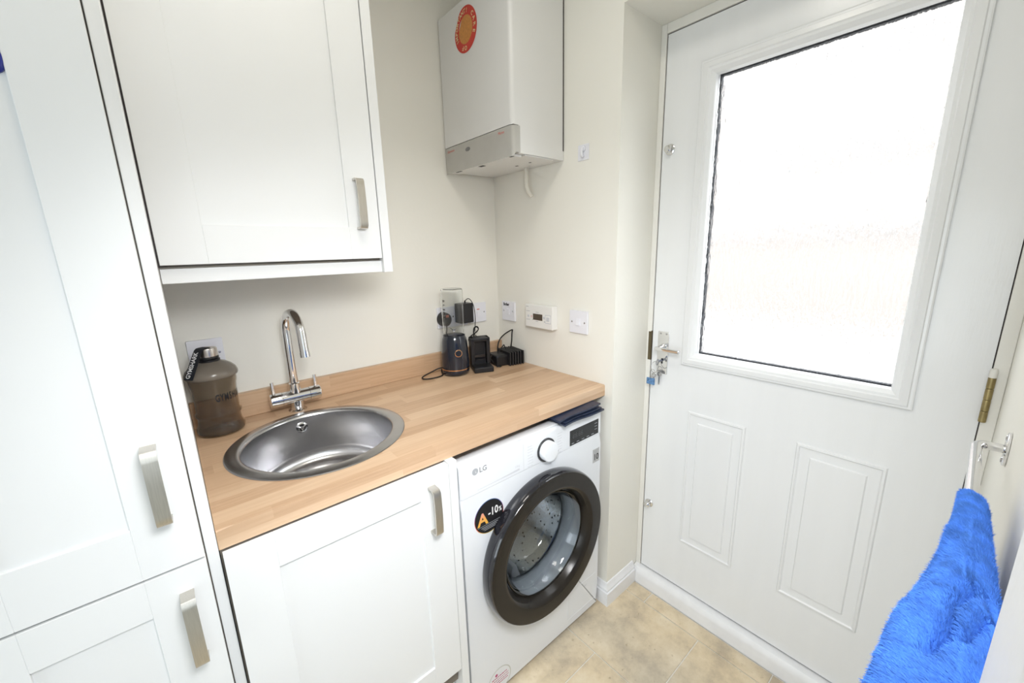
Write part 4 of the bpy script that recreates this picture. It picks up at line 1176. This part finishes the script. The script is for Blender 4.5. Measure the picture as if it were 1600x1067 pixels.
mb = MB(); mb.box(0.922, 0.968, -0.104, -0.093, 0.955, 0.968, bev=0.001); mb.box(0.9225, 0.9675, -0.115, -0.112, 0.932, 0.950)
obj('contact_block', rot2(mb, cc2, yaw), BLACKG, ck)

# ------------------------------------------------------------------ ribbed multi-slot charger by the corner
hb = thing('ribbed_charger', 'low black ribbed charger box in the corner of the worktop', 'charger', (1.085, -0.12, 0.9105))
cc3 = (1.090, -0.135); ya2 = math.radians(-10)
mb = MB().box(1.010, 1.125, -0.165, -0.080, 0.9105, 0.958, bev=0.008, seg=3)
hbody = obj('body', rot2(mb, cc3, ya2), BLACKP, hb)
for i in range(6):
    x_ = 1.062 + i * 0.0128
    mb = MB().box(x_, x_ + 0.0085, -0.185, -0.075, 0.9105, 0.970, bev=0.0041, seg=3)
    obj('rib', rot2(mb, cc3, ya2), BLACKP, hb)
mb = MB().tube([(1.048, -0.105, 0.950), (1.050, -0.103, 0.985), (1.062, -0.101, 1.012), (1.090, -0.100, 1.032), (1.140, -0.103, 1.049), (1.136, -0.100, 1.036), (1.130, -0.105, 1.00), (1.118, -0.110, 0.966)], 0.0028, 8, smooth=3)
mb.tube([(1.028, -0.115, 0.930), (1.040, -0.117, 0.960), (1.072, -0.115, 0.988), (1.078, -0.114, 0.990), (1.080, -0.117, 0.975), (1.092, -0.120, 0.960)], 0.0025, 8, smooth=3)
mb.tube([(1.005, -0.150, 0.9135), (1.020, -0.165, 0.9135), (1.030, -0.140, 0.9140), (1.010, -0.120, 0.925), (1.000, -0.110, 0.945), (1.020, -0.105, 0.955), (1.035, -0.115, 0.945)], 0.0024, 8, smooth=3)
obj('charger_cable', mb, BLACKR, hb)

# ------------------------------------------------------------------ towel rail and towel
RYB, RZB, RXE = -1.4625, 1.071, 0.944
tr = thing('towel_rail', 'chrome towel rail on the right wall holding the blue towel', 'towel rail', (0.6, YR, RZB))
rb = 0.017
pth = [(RXE, YR + 0.003, RZB)]
pth += [(RXE - rb + rb * math.cos(t), RYB - rb + rb * math.sin(t), RZB) for t in [PI / 2 * i / 10 for i in range(11)]]
pth += [(0.245 + rb - rb * math.sin(t), RYB - rb + rb * math.cos(t), RZB) for t in [PI / 2 * i / 10 for i in range(11)]]
pth += [(0.245, YR + 0.003, RZB)]
mb = MB().tube(pth, 0.0068, 20)
obj('bar', mb, CHROME, tr, sharp=60)
for x_ in (RXE, 0.245):
    mb = MB().lathe([(0, 0.0005), (0.027, 0.0005), (0.027, 0.003), (0.024, 0.0045), (0, 0.0045)], (0, 0, 0), 'Y', 32)
    for v in mb.bm.verts: v.co = Vector((x_ + v.co.x * 0.62, YR + v.co.y, RZB + v.co.z))
    rp = obj('wall_plate', mb, CHROME, tr)
    for s in (-1, 1): obj('screw', MB().lathe([(0.0048, 0.0045), (0.004, 0.0056), (0, 0.0060)], (x_, YR, RZB + s * 0.018), 'Y', 12), STEEL, rp)

TWX0, TWX1 = 0.235, 0.700
CREASES = [[(0.53, -0.014), (0.45, 0.020), (0.40, 0.020), (0.345, 0.035), (0.315, 0.045)], [(0.47, -0.038), (0.42, -0.020), (0.37, -0.002)], [(0.54, -0.038), (0.49, -0.062)]]
def crease(u, v):
    best = 0.0; px, py = u * 0.465, v * 0.30
    for line in CREASES:
        dm = 1e9
        for (a, b), (c, d) in zip(line, line[1:]):
            ax, ay, bx, by = a * 0.465, b * 0.30, c * 0.465, d * 0.30
            ex, ey = bx - ax, by - ay
            t = max(0.0, min(1.0, ((px - ax) * ex + (py - ay) * ey) / (ex * ex + ey * ey)))
            dm = min(dm, math.hypot(px - ax - t * ex, py - ay - t * ey))
        best = max(best, math.exp(-(dm / 0.0042) ** 2))
    return best
def towel_pt(u, v):
    """u along the rail (0 near .. 1 far), v -1 wall side bottom .. 0 top .. 1 front bottom"""
    x = TWX0 + (TWX1 - TWX0) * u
    far = TWX1 - x
    hf = 0.0082 + 0.125 * max(0.0, min(far, 0.36) - 0.10)            # how far the front bulges from the bar centre
    hw = min(0.0095 + 0.04 * far, 0.019)
    top = RZB + 0.0155 + 0.012 * min(1, far / 0.2)
    if v >= 0:
        a = min(v / 0.16, 1.0)
        y = RYB + hf * math.sin(a * PI / 2)
        z = top - (hf * 0.75) * (1 - math.cos(a * PI / 2))
        if v > 0.16:
            s = (v - 0.16) / 0.84
            z -= 0.52 * s
            y += 0.012 * far * s * 4
            y += (0.010 * min(1, far * 8)) * math.sin(u * 15 + 3.0 * s) * min(1, s * 4)
            y += 0.007 * math.sin(u * 34 - 5 * s) * min(1, s * 3) * min(1, far * 6)
        else:
            y += (0.003 * min(1, far * 8)) * math.sin(u * 17 + 9 * v) * a
            z += 0.003 * min(1, far * 8) * math.sin(u * 14 + 22 * v)
    else:
        w_ = -v; a = min(w_ / 0.10, 1.0)
        y = RYB - hw * math.sin(a * PI / 2)
        z = top - hw * (1 - math.cos(a * PI / 2))
        if w_ > 0.10: z -= 0.40 * (w_ - 0.10) / 0.9
    # soft creases where the cloth bunches over the rail
    if 0.25 < u < 0.62 and -0.12 < v < 0.12:
        g = crease(u, v)
        z -= 0.018 * g; y -= 0.005 * g
    # far edge hem leans a little
    x += 0.012 * math.sin(3.2 * v) * u + 0.006 * math.sin(9 * v + u)
    return Vector((x, y, z))
tw = thing('towel', 'fluffy bright blue towel draped over the chrome rail at lower right', 'towel', (0.52, RYB, 0.55))
NU, NV = 150, 260
from mathutils import noise as mnoise
def vmap(t): return math.copysign(abs(t) ** 1.7, t)
def plush(u, v): return mnoise.noise(Vector((u * 0.465 * 170, v * 0.30 * 60, 0.0))) + 0.6 * mnoise.noise(Vector((u * 0.465 * 420, v * 0.30 * 160, 3.0)))
mb = MB(); V = {}
for k_ in (0, 1):
    for i in range(NU + 1):
        for j in range(NV + 1):
            u, v = i / NU, vmap(-1 + 2 * j / NV)
            p = towel_pt(u, v)
            if k_:
                du = towel_pt(min(u + .01, 1), v) - towel_pt(max(u - .01, 0), v); dv = towel_pt(u, min(v + .01, 1)) - towel_pt(u, max(v - .01, -1))
                nn = du.cross(dv).normalized()
                p = p + nn * (0.0034 + 0.0013 * plush(u, v))
            V[k_, i, j] = mb.bm.verts.new(p)
for i in range(NU):
    for j in range(NV):
        for k_ in (0, 1): mb.bm.faces.new((V[k_, i, j], V[k_, i + 1, j], V[k_, i + 1, j + 1], V[k_, i, j + 1]))
for j in range(NV):
    for i in (0, NU): mb.bm.faces.new((V[0, i, j], V[0, i, j + 1], V[1, i, j + 1], V[1, i, j]))
for i in range(NU):
    for j in (0, NV): mb.bm.faces.new((V[0, i, j], V[0, i + 1, j], V[1, i + 1, j], V[1, i, j]))
BLUET = mat('blue_towelling', (0.042, 0.160, 0.58), 0.9, var=0.15, scale=40, bump=1.0, bscale=180)
obj('cloth', mb, BLUET, tw, sharp=0)
# pile: short tufts standing off the cloth
vts, fcs = [], []
rnd = random.Random(3)
for _ in range(170000):
    u, v = rnd.random(), vmap(rnd.uniform(-0.42, 0.80))
    p = towel_pt(u, v)
    du = towel_pt(min(u + .01, 1), v) - towel_pt(max(u - .01, 0), v); dv = towel_pt(u, min(v + .01, 1)) - towel_pt(u, v - .01)
    nn = du.cross(dv).normalized()
    ctr = Vector((p.x, RYB - 0.001, RZB - 0.005))
    if nn.dot(p - ctr) < 0: nn = -nn
    if v > 0.12 and nn.y < 0: nn = -nn
    l_ = rnd.uniform(0.0022, 0.0042)
    lean = (dv.normalized() + du.normalized() * 0.35 + Vector((rnd.gauss(0, .25), rnd.gauss(0, .25), rnd.gauss(0, .25)))).normalized()
    rise = 0.0034 + 0.0013 * plush(u, v)
    tip = p + nn * (rise + l_ * 0.30) + lean * l_
    s_ = Vector((rnd.gauss(0, 1), rnd.gauss(0, 1), rnd.gauss(0, 1))).cross(nn)
    if s_.length < 1e-6: continue
    s_ = s_.normalized() * 0.00042
    b0 = len(vts); q = p + nn * (rise - 0.0006)
    vts += [q - s_, q + s_, tip]; fcs.append((b0, b0 + 1, b0 + 2))
me = bpy.data.meshes.new('pile')
o_ = world_loc(tw)
me.from_pydata([tuple(Vector(q) - o_) for q in vts], [], fcs)
me.materials.append(mat('blue_towel_pile', (0.058, 0.200, 0.66), 0.85, var=0.3, scale=50))
pile = bpy.data.objects.new('pile', me); S.collection.objects.link(pile); pile.parent = tw; pile['kind'] = 'stuff'
